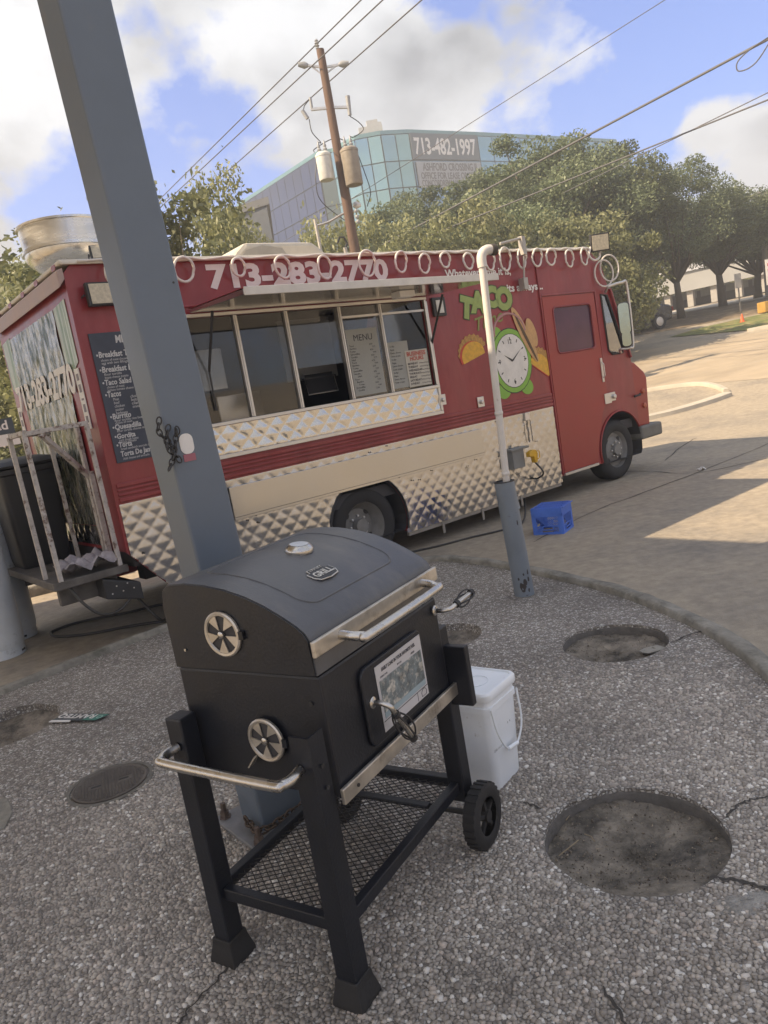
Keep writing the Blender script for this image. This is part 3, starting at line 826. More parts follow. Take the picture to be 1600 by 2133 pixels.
# wheels
def wheel(cx, y0, dual=False):
    mb = MB(); R = .39
    mb.lathe([(.235, .0), (.25, -.012), (.33, -.016), (R - .03, -.004), (R - .006, .02), (R, .05), (R, .17), (R - .006, .20), (R - .03, .225), (.25, .22), (.235, .21)], 36, (cx, y0, .39), 'y', cap=False)
    w_ = mb.build('wheel', M_BLACK, truck, smooth=40)
    mb = MB(); mb.lathe([(.236, .0), (.225, .02), (.215, .05), (.17, .06 if not dual else .12), (.12, .03 if not dual else .12), (.075, .025 if not dual else .11), (.07, -.02 if not dual else .04), (.0, -.025 if not dual else .04)], 32, (cx, y0, .39), 'y', cap=False)
    mb.build('rim', M_WHEEL, w_, smooth=40)
    mb = MB()
    for k in range(8):
        t = 2 * PI * k / 8; mb.lathe([(.013, .03), (.013, .0), (.004, -.004)], 6, (cx + .10 * math.cos(t), y0 + (0 if not dual else .09), .39 + .10 * math.sin(t)), 'y')
    mb.build('lug_nuts', M_ALU, w_, kind='stuff')
    for k in range(4):
        t = PI / 4 + 2 * PI * k / 4; mb = MB(); mb.lathe([(.032, .0), (.032, .01)], 12, (cx + .175 * math.cos(t), y0 + (.052 if not dual else .108), .39 + .175 * math.sin(t)), 'y'); mb.build('hand_hole', M_BLKM, w_)
wheel(6.47, .03); wheel(2.30, .05, True); wheel(6.47, 1.93); wheel(2.30, 1.93)

# awning held out over the window
aw = [(-.93, 2.452), (-.035, 2.490), (-.035, 2.520), (-.93, 2.495)]
mb = MB(); mb.prism([(a, b) for a, b in aw], .90, 3.56, 'yz'); awn = mb.build('awning', mat('polished_awning', (0.50, 0.49, 0.47), .16, .9, var=.08, vs=2), truck, bevel=.004)
mb = MB(); mb.box(.90, 3.56, -.945, -.931, 2.445, 2.505); mb.build('awning_lip', mat('lip_white', (0.60, 0.57, 0.52), 0.45), awn, bevel=.004)
mb = MB(); mb.prism([(-.93, 2.497), (-.035, 2.522), (-.035, 2.526), (-.93, 2.501)], .895, 3.565, 'yz'); mb.build('awning_skin', M_RED, awn)
for u in (.97, 3.47):
    mb = MB(); mb.tube([(u, -.02, 2.02), (u, -.28, 2.455)], .012, 8); mb.tube([(u, -.015, 1.70), (u, -.02, 2.02)], .008, 8)
    mb.build('gas_strut', M_BLKM, truck, smooth=50)
mb = MB(); mb.box(2.62, 2.80, -.62, -.50, 2.405, 2.462); mb.build('awning_lamp', M_WHITE, truck, bevel=.005)
mb = MB(); mb.tube([(.86, -.012, 2.55), (3.5, -.012, 2.55)], .010, 6); mb.build('hinge', M_RED, truck, smooth=60)
# rain gutter at the roof edge
mb = MB(); mb.box(-.01, 6.35, -.045, -.021, 2.895, 2.915); mb.build('gutter', M_ROOF, truck, bevel=.004)
# air conditioner hump, exhaust fan, vent pipes
mb = MB(); mb.prism([(1.64, 2.936), (1.81, 3.12), (1.91, 3.20), (2.68, 3.20), (2.80, 3.12), (2.90, 2.936)], .62, 1.5); mb.build('roof_unit', mat('bone_plastic', (0.52, 0.48, 0.40), 0.5), truck, bevel=.04)
mb = MB(); mb.prism([(1.84, 3.0), (1.89, 3.12), (2.09, 3.17), (2.31, 3.14), (2.39, 3.01)], .612, .618); mb.build('roof_unit_vent', mat('vent_tan', (0.33, 0.31, 0.27), 0.6), truck)
for (u, y, z1, r) in ((3.12, 1.1, 3.55, .018), (3.46, 1.1, 3.25, .022)):
    mb = MB(); mb.tube([(u, y, 2.93), (u - .01, y, z1)], r, 8); mb.build('vent_pipe', MATS['galvanised'], truck, smooth=50)
mb = MB(); mb.tube([(3.36, 1.1, 3.30), (3.40, 1.1, 3.36), (3.46, 1.1, 3.36), (3.49, 1.1, 3.30), (3.46, 1.1, 3.25)], .012, 6); mb.build('vent_hook', M_BLKM, truck)
FX, FY = .45, 1.05
fan = [(.17, 2.936), (.17, 3.06), (.30, 3.13), (.37, 3.21), (.395, 3.25), (.40, 3.30), (.415, 3.305), (.415, 3.335), (.40, 3.34), (.41, 3.55), (.43, 3.555), (.43, 3.575), (.405, 3.575), (.40, 3.40), (.30, 3.32), (.0, 3.32)]
fan = [(r * .93, 2.936 + (z - 2.936) * .80) for r, z in fan]
mb = MB(); mb.lathe(fan, 40, (FX, FY, 0), cap=False); mb.build('exhaust_fan', mat('spun_aluminium', (0.70, 0.69, 0.66), 0.24, 0.95, var=0.14, vs=3, stretch=(1, 1, 5)), truck, smooth=40)
mb = MB(); mb.box(FX - .25, FX + .25, FY - .25, FY + .25, 2.936, 2.99); mb.build('fan_curb', MATS['galvanised'], truck, bevel=.01)
# flood lamps
def flood(cx, cy, cz, w, h, yaw, tilt, nm='flood_lamp'):
    R = Matrix.Rotation(yaw, 3, 'Z') @ Matrix.Rotation(tilt, 3, 'X')
    def tr(mb): mb.v = [tuple(R @ Vector(v) + Vector((cx, cy, cz))) for v in mb.v]; return mb
    mb = MB(); mb.box(-w / 2, w / 2, -.05, 0, -h / 2, h / 2); mb.box(-w * .3, w * .3, 0, .03, -h * .3, h * .3)
    l = tr(mb).build(nm, M_BLKM, truck, bevel=.006)
    mb = MB(); mb.box(-w * .43, w * .43, -.056, -.051, -h * .42, h * .42); tr(mb).build('lens', mat('led_lens', (0.50, 0.45, 0.34), 0.35, var=0.25, vs=40), l)
    mb = MB(); mb.tube([(-w * .55, -.02, 0), (-w * .55, .06, 0), (w * .55, .06, 0), (w * .55, -.02, 0)], .008, 6); tr(mb).build('bracket', M_BLKM, l)
flood(.245, -.05, 2.665, .28, .17, 0, -.05)
flood(.42, .25, 3.02, .20, .13, -.25, -.4)
flood(6.42, -.10, 2.965, .24, .21, -.55, .15)
mb = MB(); mb.box(3.56, 3.74, -.03, -.002, 2.28, 2.47); sl = mb.build('wall_lamp', M_BLKM, truck, bevel=.006)
mb = MB(); mb.box(3.60, 3.70, -.037, -.031, 2.31, 2.44); mb.build('lens', mat('frosted_lens', (0.62, 0.61, 0.56), 0.4), sl, bevel=.004)
# latches on the wall
for u, v in ((3.50, 1.44), (4.06, 1.34)):
    mb = MB(); mb.box(u - .05, u + .05, -.016, -.002, v - .055, v + .055); mb.lathe([(.022, 0), (.022, -.025), (.01, -.03)], 10, (u, -.016, v), 'y'); mb.build('latch', M_ALU, truck, bevel=.004)
mb = MB(); mb.box(4.72, 4.80, -.03, -.002, 1.03, 1.12); mb.build('latch', M_ALU, truck, bevel=.004)
for u in (4.73, 4.79):
    mb = MB()
    for k in range(9): mb.tube([(u + .008 * math.cos(t) * (1 if k % 2 else .3), -.03 + .006 * math.sin(t) * (.3 if k % 2 else 1), 1.02 - k * .028 + .016 * math.sin(t)) for t in [2 * PI * i / 8 for i in range(8)]], .0032, 4, closed=True)
    mb.build('chain', M_BLKM, truck)
# shore-power inlet
mb = MB(); mb.box(4.33, 4.52, -.11, -.005, .54, .74); mb.box(4.30, 4.60, -.13, -.02, .741, .765); mb.build('power_inlet', mat('inlet_grey', (0.20, 0.20, 0.19), 0.6), truck, bevel=.006)
# cab mirror frame
def SP(px, py, off):
    d = ray(px, py); t = (T0 + TN * off - EYE).dot(TN) / d.dot(TN); P = EYE + d * t - T0
    return (P.dot(TD), off, P.z)
mir = MB(); fr_ = [(6.56, -.02, 2.38), SP(1268, 597, -.10), SP(1296, 588, -.20), SP(1306, 596, -.22), SP(1319, 712, -.22), SP(1312, 724, -.20), SP(1292, 728, -.10), (6.74, -.02, 1.60)]
mf = MB().tube(catmull(fr_, 4), .017, 8).build('mirror_frame', M_ALU, truck, smooth=60)
MB().tube([SP(1307, 602, -.21), SP(1320, 716, -.205)], .010, 6).build('mirror_rod', M_ALU, mf, smooth=60)
for (x_, y_, w, h) in ((1301, 663, .075, .20), (1306, 706, .065, .10)):
    c_ = Vector(SP(x_, y_, -.20)); R_ = Matrix.Rotation(-1.05, 3, 'Z')
    mb = MB(); mb.prism(rrect(-w, w, -h, h, .05), -.025, .03); mb.v = [tuple(R_ @ Vector(v) + c_) for v in mb.v]
    mm_ = mb.build('mirror', M_BLKM, truck, bevel=.012)
    mb = MB(); mb.prism(rrect(-w + .012, w - .012, -h + .012, h - .012, .04), -.029, -.027); mb.v = [tuple(R_ @ Vector(v) + c_) for v in mb.v]
    mb.build('mirror_glass', mat('mirror_silver', (0.34, 0.40, 0.37), 0.05, 1.0, var=0.0), mm_)
# cab seat and steering wheel seen through the glass
mb = MB(); mb.box(5.62, 6.05, .55, .65, 1.4, 1.95); mb.box(5.5, 6.1, .4, 1.0, 1.1, 1.3); mb.build('seat', mat('seat_tan', (0.30, 0.24, 0.18), 0.7), truck, bevel=.04)

# bracket arm over the door side
mb = MB(); mb.tube([(4.62, -.10, 2.97), (4.95, -.12, 3.02)], .016, 8); mb.box(4.93, 4.99, -.15, -.09, 2.84, 3.04); mb.tube([(4.96, -.12, 2.84), (4.95, -.08, 2.52)], .012, 8); mb.box(4.92, 4.99, -.11, -.03, 2.47, 2.60)
mb.build('sensor_arm', MATS['galvanised'], truck, bevel=.003)

# ------------------------------------------------------------------ rear
def foil_in(u, v): return True
quilt('rear_foil', .42, 1.85, .95, 2.66, .12, .6, .012, mat('printed_foil', (0.40, 0.39, 0.35), 0.26, .8, var=.25, vs=4, bump=.5, bs=12, stretch=(1, 3.2, 1), col2=(0.07, 0.085, 0.06), c2s=3.0, c2lo=.47, c2hi=.55), -.004, wob=.22, plane='rear', st=.02)
quilt('rear_quilt', .42, 1.85, .78, .945, .16, .15, .010, M_QUILT, -.004, wob=.02, plane='rear', st=.02)
M_GST = mat('green_white_vinyl', (0.42, 0.48, 0.40), 0.35, var=0.35, vs=5, stretch=(1, 9, .6), col2=(0.12, 0.22, 0.10), c2s=2.4, c2lo=.46, c2hi=.56)
for a, b in ((.10, .40), (1.87, 2.14)):
    mb = MB(); mb.prism([(a, 2.22), (a + (b - a) * .5, 2.16), (b, 2.24), (b, 2.66), (a, 2.68)], -.006, -.002, 'yz'); mb.build('green_sticker', M_GST, truck)
mb = MB(); mb.prism([(-.05, 2.74), (0.0, 2.80), (0.0, 2.88), (-.05, 2.86)], -.01, TW + .01, 'xz'); mb.build('rear_gutter', mat('gutter_tan', (0.40, 0.30, 0.27), 0.5), truck, bevel=.006)
for w in (.12, .62, 1.05, 1.5, 1.95):
    mb = MB(); mb.prism(rrect(w - .05, w + .05, 2.885, 2.925, .018), -.024, -.021, 'yz'); mb.build('clearance_lamp', mat('dull_red_lens', (0.25, 0.04, 0.04), 0.35), truck)
text('713-283-2770', .30, M_WHITE, truck, (-.0185, 2.02, 2.02), REAR, width=1.78, bold=.012)
for w, v0 in ((.18, 1.72), (2.10, 1.60)):
    mb = MB(); mb.box(-.009, -.003, w - .055, w + .055, v0, v0 + .46); st = mb.build('sticker', M_WHITE, truck)
    for k, (dz, hh) in enumerate(((.05, .05), (.13, .06), (.22, .015), (.28, .06), (.37, .05))):
        mb = MB(); mb.box(-.0115, -.0095, w - .03, w + .02, v0 + dz, v0 + dz + hh); mb.build('sticker_print', mat('print_grey', (0.22, 0.20, 0.22), 0.6), st)
# platform and luggage cage behind the rear wall
M_OLD = mat('flaking_white_steel', (0.46, 0.43, 0.40), 0.6, var=0.2, vs=20, col2=(0.14, 0.09, 0.07), c2s=14, c2lo=.52, c2hi=.62)
mb = MB(); mb.box(-.56, -.001, .04, 1.95, .60, .66); mb.box(-.50, -.05, .2, .26, .45, .60); mb.box(-.50, -.05, 1.6, 1.66, .45, .60); mb.build('rear_platform', mat('dirty_steel', (0.13, 0.12, 0.11), 0.6, 0.4, var=0.4, vs=8, bump=.3, bs=30), truck, bevel=.006)
mb = MB(); mb.prism([(-.22, .60), (.06, .50), (.06, .36), (-.22, .44)], .02, 2.1); mb.build('rear_bumper', M_BLKM, truck, bevel=.01)
mb = MB()
for k in range(5): mb.lathe([(.006, 0), (.006, -.004)], 6, (-.17 + .042 * k, .02, .49 + (.03 if k % 2 else -.02)), 'y')
mb.build('bumper_bolts', M_ALU, truck, kind='stuff')
cage = MB()
posts = [(-.05, .07), (-.50, .05), (-.53, .35), (-.10, .95)]
for (u, w) in posts: 
    mb = MB(); mb.bar((u, w, .66), (u - .01, w, 1.755), .032, .032); mb.build('cage_post', M_OLD, truck, bevel=.003)
for a, b in (((-.05, .07), (-.50, .05)), ((-.50, .05), (-.53, .35)), ((-.53, .35), (-.10, .95))):
    mb = MB(); mb.bar((a[0], a[1], 1.765), (b[0], b[1], 1.755), .034, .034); mb.build('cage_rail', M_OLD, truck, bevel=.003)
mb = MB(); mb.bar((-.40, .05, 1.74), (-.03, .35, 1.35), .035, .035); mb.build('cage_brace', M_OLD, truck, bevel=.003)
mb = MB(); mb.box(-.04, -.012, .40, .46, .68, 1.75); mb.box(-.05, -.012, .30, .34, .68, 1.40); mb.build('door_rod', M_OLD, truck, bevel=.003)

# ------------------------------------------------------------------ writing and pictures on the side
text('713-283-2770', .255, M_WHITE, truck, (1.13, -.0055, 2.685), SIDE, width=1.93, bold=.011)
text('Whatever time it is,', .115, M_WHITE, truck, (3.82, -.0055, 2.662), SIDE, width=1.02, bold=.003)
text('its always...', .115, M_WHITE, truck, (4.74, -.0055, 2.475), SIDE, width=.62, bold=.003)
M_LIME = mat('lime_vinyl', (0.27, 0.35, 0.10), 0.5, var=0.15, vs=12)
M_OLIVE = mat('olive_vinyl', (0.05, 0.065, 0.02), 0.5)
M_OLT = mat('olive_script', (0.22, 0.24, 0.06), 0.5)
def letters_taco():
    a = math.radians
    for ch, x, z, rz, s in (('T', 3.96, 2.27, -14, .28), ('A', 4.15, 2.30, -4, .28), ('C', 4.37, 2.33, 4, .28), ('O', 4.56, 2.28, 10, .31)):
        for M_, off, b in ((M_OLIVE, .0050, .034), (M_LIME, .0066, .022)):
            d = (math.cos(a(rz)), 0, math.sin(a(rz))); u_ = (-math.sin(a(rz)), 0, math.cos(a(rz)))
            text(ch, s, M_, truck, (x, -off, z), (d, u_, (0, -1, 0)), bold=b)
letters_taco()
text('Time', .19, M_OLT, truck, (4.17, -.0055, 2.09), ((math.cos(.18), 0, math.sin(.18)), (-math.sin(.18), 0, math.cos(.18)), (0, -1, 0)), width=.46, shear=.35, bold=.002)
# plain alarm-clock picture with tacos: a stand-in for the mascot
def decal(name, poly, M, y, parent=truck): return MB().prism(poly, -y - .0008, -y).build(name, M, parent)
CX, CZ = 4.66, 1.72
M_CG = mat('clock_green', (0.20, 0.40, 0.05), 0.45); M_CD = mat('decal_black', (0.02, 0.02, 0.02), 0.5); M_DIAL = mat('dial_white', (0.66, 0.64, 0.60), 0.5)
M_TAN = mat('straw_tan', (0.50, 0.30, 0.13), 0.55, var=.15, vs=20); M_TACO = mat('taco_yellow', (0.62, 0.35, 0.04), 0.55, var=.2, vs=25); M_PINK = mat('handle_pink', (0.40, 0.20, 0.20), 0.5)
M_MEAT = mat('filling_brown', (0.40, 0.22, 0.06), 0.6, var=.4, vs=40); M_TOM = mat('tomato_red', (0.5, 0.05, 0.03), 0.5)
E_ = lambda cx, cz, rx, rz, n=28, rot=0.0: [(cx + rx * math.cos(t) * math.cos(rot) - rz * math.sin(t) * math.sin(rot), cz + rx * math.cos(t) * math.sin(rot) + rz * math.sin(t) * math.cos(rot)) for t in [2 * PI * i / n for i in range(n)]]
ring = [(CX + .26 * math.cos(t) + .02, CZ + .30 + .22 * math.sin(t)) for t in [PI * .02 + PI * 1.0 * i / 14 for i in range(15)]]
mb = MB()
mb.tube([(x, -.004, z) for x, z in ring], .016, 5); mb.build('picture_handle', M_PINK, truck)
decal('picture_bell', E_(CX - .24, CZ + .27, .14, .11, rot=.6), M_CG, .0045)
for s in (-1, 1): decal('picture_foot', E_(CX + s * .19, CZ - .31, .11, .09, rot=-s * .3), M_CG, .0045)
decal('picture_outline', E_(CX, CZ, .335, .365), M_CD, .0055); decal('picture_clock', E_(CX, CZ, .325, .355), M_CG, .0066); decal('picture_rim', E_(CX, CZ, .272, .302), M_CD, .0077); decal('picture_dial', E_(CX, CZ, .265, .295), M_DIAL, .0088)
for k in range(12):
    t = 2 * PI * k / 12; c, s = math.sin(t), math.cos(t)
    p0, p1 = Vector((CX + .205 * c, CZ + .225 * s)), Vector((CX + .24 * c, CZ + .262 * s)); n_ = Vector((-(p1 - p0).y, (p1 - p0).x)).normalized() * .006
    decal('picture_tick', [tuple(p0 - n_), tuple(p1 - n_), tuple(p1 + n_), tuple(p0 + n_)], M_CD, .0099)
for s_, dx, dz in (('12', -.045, .19), ('3', .19, -.02), ('6', -.02, -.25), ('9', -.225, -.02)): text(s_, .075, M_CD, truck, (CX + dx, -.0100, CZ + dz), SIDE)
for ang, ln, w in ((-1.05, .15, .014), (.95, .21, .010)):
    c, s = math.sin(ang), math.cos(ang); n_ = Vector((s, -c)) * w
    decal('picture_hand', [(CX - n_.x, CZ - n_.y), (CX + c * ln, CZ + s * ln), (CX + n_.x, CZ + n_.y)], M_CD, .0110)
# hat resting on the clock's shoulder
decal('picture_hat', E_(CX + .27, CZ + .26, .075, .36, rot=.48), M_TAN, .0121)
decal('picture_hat', E_(CX + .39, CZ + .28, .075, .17, rot=.30), M_TAN, .0132)
decal('picture_band', E_(CX + .275, CZ + .24, .022, .33, rot=.48), mat('hat_band', (0.10, 0.06, 0.03), 0.6, var=.6, vs=60), .0143)
for tx, tz, rot, in ((4.06, 1.84, .25), (5.13, 1.60, -.55)):
    half = lambda r, k0=0: [(tx + r * math.cos(t) * math.cos(rot) - r * .8 * math.sin(t) * math.sin(rot), tz + r * math.cos(t) * math.sin(rot) + r * .8 * math.sin(t) * math.cos(rot)) for t in [-.25 + (PI + .5) * i / 16 for i in range(17)]]
    zz = [(tx + (.215 + .02 * (i % 2)) * math.cos(t) * math.cos(rot) - (.19 + .02 * (i % 2)) * math.sin(t) * math.sin(rot), tz + .02 + (.215 + .02 * (i % 2)) * math.cos(t) * math.sin(rot) + (.19 + .02 * (i % 2)) * math.sin(t) * math.cos(rot)) for i, t in enumerate([.1 + (PI - .2) * i / 20 for i in range(21)])]
    decal('picture_filling', zz, M_MEAT, .0045)
    decal('picture_tomato', [(x - .02, z) for x, z in half(.19)], M_TOM, .0055)
    decal('picture_taco', half(.18), M_TACO, .0066)
for k, (x, z, r) in enumerate(((4.33, 2.01, .012), (4.37, 1.96, .014), (4.40, 1.90, .017))): decal('picture_dot', E_(x, z, r, r, 10), M_WHITE, .0055)
# chalk menu board
M_SLATE = mat('chalkboard', (0.060, 0.070, 0.095), 0.75, var=0.25, vs=2.5)
M_CHALK = mat('chalk', (0.55, 0.55, 0.55), 0.9, var=0.15, vs=40)
mb = MB(); mb.box(.075, .79, -.012, -.002, 1.43, 2.40); brd = mb.build('menu_board', M_SLATE, truck, bevel=.002)
def chalk(s, x, z, size, w=None, b=0.0): text(s, size, M_CHALK, brd, (x, -.0135, z), SIDE, width=w, bold=b, shear=.12, extrude=.0004, res=2)
chalk('MENU', .265, 2.32, .075, .16, .003)
rows = [('Breakfast Tacos', 2.22, .066), ('Breakfast Burrito', 2.11, .066), ('Taco Salad', 2.015, .062), ('Tacos', 1.925, .066), ('Burrito', 1.76, .062), ('Quesadilla', 1.68, .06), ('Gordita', 1.61, .058), ('Torta', 1.545, .06), ('Torta De Jamon', 1.475, .06)]
for s, z, sz in rows:
    chalk(s, .116, z, sz * .92, len(s) * .0205, .0015)
    if s != 'Torta De Jamon': mb = MB(); mb.prism(E_(.105, z + .018, .007, .008, 8), -.0139, -.0131); mb.build('chalk_dot', M_CHALK, brd)
small = [('choice of meat cheese', 2.19), ('egg with two fillings', 2.168), ('flour tortilla', 2.085), ('beans cheese potato', 2.062), ('choice of meat', 1.99), ('lettuce tomato cheese', 1.968), ('flour tortilla rice beans', 1.738), ('choice of meat', 1.72), ('flour tortilla cheese meat', 1.658), ('corn dough beans', 1.588), ('lettuce tomato', 1.572), ('bread sandwich avocado tomato', 1.522), ('Add cheese and avocado', 1.447)]
for s, z in small: chalk(s, .125, z, .026, len(s) * .0095)
for i, s in enumerate(('Meat', 'beef', 'chicken', 'pastor', 'barbacoa')): chalk(s, .15, 1.895 - i * .026, .03, len(s) * .011)
for i, s in enumerate(('choice of', 'lettuce', 'cilantro', 'onion')): chalk(s, .285, 1.90 - i * .026, .032, len(s) * .012)
# paper menus taped inside the last two panes, and the opening hours
M_PAPER = mat('paper', (0.36, 0.37, 0.35), 0.8, var=.08, vs=4); M_INK = mat('ink', (0.05, 0.05, 0.06), 0.8); M_RINK = mat('red_ink', (0.45, 0.05, 0.03), 0.7)
mb = MB(); mb.box(2.42, 2.80, .0012, .0030, 1.62, 2.24); pm_ = mb.build('paper_menu', M_PAPER, truck)
text('MENU', .085, M_INK, pm_, (2.50, -.0001, 2.13), SIDE, extrude=.0003)
for i in range(17): 
    z = 2.08 - i * .026
    text(('Tacos', 'Burritos', 'Tortas', 'Quesadillas', 'Gordita', 'Salad')[i % 6], .024, M_INK, pm_, (2.44 + (.0 if i < 11 else .02 * (i % 3)), -.0001, z), SIDE, extrude=.0003, res=1)
    text(('2.50', '7.99', '8.50', '9.00')[i % 4], .024, M_INK, pm_, (2.68 + (.03 if i % 2 else 0), -.0001, z), SIDE, extrude=.0003, res=1)
mb = MB(); mb.box(2.90, 3.16, .0012, .0030, 1.63, 2.08); p2_ = mb.build('paper_menu', M_PAPER, truck)
for i in range(12): text(('Sodas', 'Agua', 'Extra cheese', 'Sour cream')[i % 4], .026, M_INK, p2_, (2.925, -.0001, 2.03 - i * .032), SIDE, extrude=.0003, res=1)
mb = MB(); mb.box(3.10, 3.40, -.004, -.002, 1.62, 1.98); bh = mb.build('hours_sign', mat('hours_paper', (0.52, 0.50, 0.44), 0.7), truck)
text('BUSINESS', .058, M_RINK, bh, (3.125, -.0048, 1.925), SIDE, width=.25, bold=.0015, extrude=.0003)
text('HOURS', .055, M_RINK, bh, (3.16, -.0048, 1.878), SIDE, width=.18, bold=.0015, extrude=.0003)
for i, s in enumerate(('MONDAY', 'TUESDAY', 'WEDNESDAY', 'THURSDAY', 'FRIDAY', 'SATURDAY', 'SUNDAY')):
    text(s, .030, M_INK, bh, (3.12, -.0048, 1.838 - i * .033), SIDE, bold=.0008, extrude=.0003, res=1)
    text('8:00am-8:00pm', .020, M_INK, bh, (3.275, -.0048, 1.838 - i * .033), SIDE, extrude=.0003, res=1)
mb = MB(); mb.box(2.93, 3.06, .30, .302, 2.20, 2.36); mb.v = [tuple(Matrix.Rotation(.4, 3, 'Y') @ (Vector(v) - Vector((3.0, .3, 2.28))) + Vector((3.0, .3, 2.28))) for v in mb.v]; mb.build('red_flyer', mat('flyer_red', (0.45, 0.16, 0.12), 0.7), truck)

# ------------------------------------------------------------------ loops of rope light tied along the roof edge
rope = thing('rope_light', 'white plastic rope light looped along the roof edge of the red truck', 'rope light', T0, PSI)
us = [.33, .93, 1.36, 1.84, 2.28, 2.75, 3.16, 3.50, 3.80, 4.12, 4.44, 4.70, 4.98, 5.26, 5.52, 5.80, 6.14]
for i, u in enumerate(us):
    q = random.Random(i); u += q.uniform(-.035, .035); zo = q.uniform(-.022, .012); r = .096 + q.uniform(-.018, .016); mb = MB(); sq = q.uniform(.82, 1.0)
    mb.tube([(u + r * math.cos(t) * sq, -.060 - .028 * math.sin(t * .5 + .4) * q.uniform(.8, 1.2), 2.815 + zo + r * math.sin(t) + .12 * r * math.cos(t + i)) for t in [2 * PI * k / 26 for k in range(26)]], .0115, 8, closed=True)
    mb.build('loop', M_LOOP, rope, smooth=180)
pts = [(.1, -.055, 2.91)]
for i, u in enumerate(us): pts += [(u, -.062, 2.918), (u + .17, -.055, 2.90)]
mb = MB(); mb.tube(catmull(pts, 3), .010, 6); mb.build('cord', M_LOOP, rope, smooth=180)
for cx, cz in ((6.50, 2.60), (6.63, 2.66)):
    mb = MB(); mb.tube([(cx + .12 * math.cos(t), -.07 - .05 * math.cos(t), cz + .16 * math.sin(t)) for t in [2 * PI * k / 26 for k in range(26)]], .010, 8, closed=True); mb.build('loop', M_LOOP, rope, smooth=180)
mb = MB(); mb.tube(catmull([(6.30, -.06, 2.92), (6.24, -.07, 2.82), (6.32, -.08, 2.76), (6.44, -.08, 2.80), (6.46, -.08, 2.92)], 5), .013, 8); mb.build('cord', M_LOOP, rope, smooth=180)

# ================================================================== CHARCOAL GRILL  (local: x along, y = towards the back, z up)
GA = 1.0
M_GRB = mat('grill_black', (0.009, 0.011, 0.017), 0.40, var=0.25, vs=5, bump=0.10, bs=120, col2=(0.016, 0.016, 0.019), c2s=4, c2lo=.5, c2hi=.7)
M_LID = mat('grill_lid_dust_sky_sheen', (0.085, 0.088, 0.096), 0.40, var=0.22, vs=4, bump=0.08, bs=90, col2=(0.125, 0.12, 0.118), c2s=3.5, c2lo=.5, c2hi=.72, stretch=(2.2, 1, 1))  # lightened to grey: dust, plus sky reflection put into the base colour
M_CHROME = mat('dull_chrome', (0.55, 0.53, 0.50), 0.28, 1.0, var=0.15, vs=20)
M_STRIP = mat('grill_steel_strip', (0.56, 0.52, 0.46), 0.42, 0.85, var=0.2, vs=14, col2=(0.28, 0.24, 0.19), c2s=9, c2lo=.55, c2hi=.7)
grill = thing('charcoal_grill', 'black charcoal grill with steel handles standing on the pebbled island', 'grill', (-0.641, 2.01, ZI), GA)
L_, Wd = 0.627, 0.493
def Y(b): return -b
# fire box: tapers a little to its foot
mb = MB()
sec = [(.0, .545), (.0, .872), (.493, .872), (.493, .545)]
mb.prism([(Y(b), z) for b, z in sec], 0.0, L_, 'yz'); body = mb.build('fire_box', M_GRB, grill, bevel=.008)
# lid: shell with the curved end profile
pr = [(.004, .876), (.002, 1.05), (.010, 1.095), (.035, 1.113), (.10, 1.116), (.17, 1.111), (.24, 1.099), (.31, 1.079), (.37, 1.054), (.42, 1.027), (.46, 1.003), (.481, .985), (.492, .966), (.494, .876)]
mb = MB(); mb.prism([(Y(b), z) for b, z in pr], -.004, L_ + .004, 'yz'); lid = mb.build('lid', M_LID, grill, smooth=35)
# end plates of the lid are black enamel, proud of the shell
for x0, x1 in ((-.010, -.0045), (L_ + .0045, L_ + .010)):
    mb = MB(); mb.prism([(Y(.247 + (b - .247) * .985), .876 + (z - .876) * .985 + .001) for b, z in pr], x0, x1, 'yz'); mb.build('lid_end', M_GRB, lid)
# pressed outline on the lid top
def lidz(b):
    for (b0, z0), (b1, z1) in zip(pr[2:-1], pr[3:]):
        if b0 <= b <= b1: return z0 + (z1 - z0) * (b - b0) / (b1 - b0)
    return pr[3][1]
rr = rrect(.09, .54, .07, .43, .05, 6); 
dense = []
for i in range(len(rr)):
    a, b = rr[i], rr[(i + 1) % len(rr)]; k = max(1, int(math.hypot(a[0] - b[0], a[1] - b[1]) / .04))
    for j in range(k): dense.append((a[0] + (b[0] - a[0]) * j / k, a[1] + (b[1] - a[1]) * j / k))
mb = MB(); mb.tube([(x, Y(b), lidz(b) - .0005) for x, b in dense], .0035, 6, closed=True); mb.build('lid_bead', M_LID, lid, smooth=180)
# steel strip along the lid front, lid handle
mb = MB(); mb.box(-.012, L_ + .012, Y(.507), Y(.4955), .924, .966); mb.build('lid_strip', M_STRIP, lid, bevel=.003)
hz = .945
pts = [(.10, Y(.505), hz), (.102, Y(.54), hz - .004), (.115, Y(.562), hz - .008), (.14, Y(.575), hz - .010), (.49, Y(.575), hz - .010), (.52, Y(.562), hz - .008), (.533, Y(.54), hz - .004), (.535, Y(.505), hz)]
mb = MB(); mb.tube(catmull(pts, 9), .0125, 14); mb.build('lid_handle', M_CHROME, lid, smooth=60)
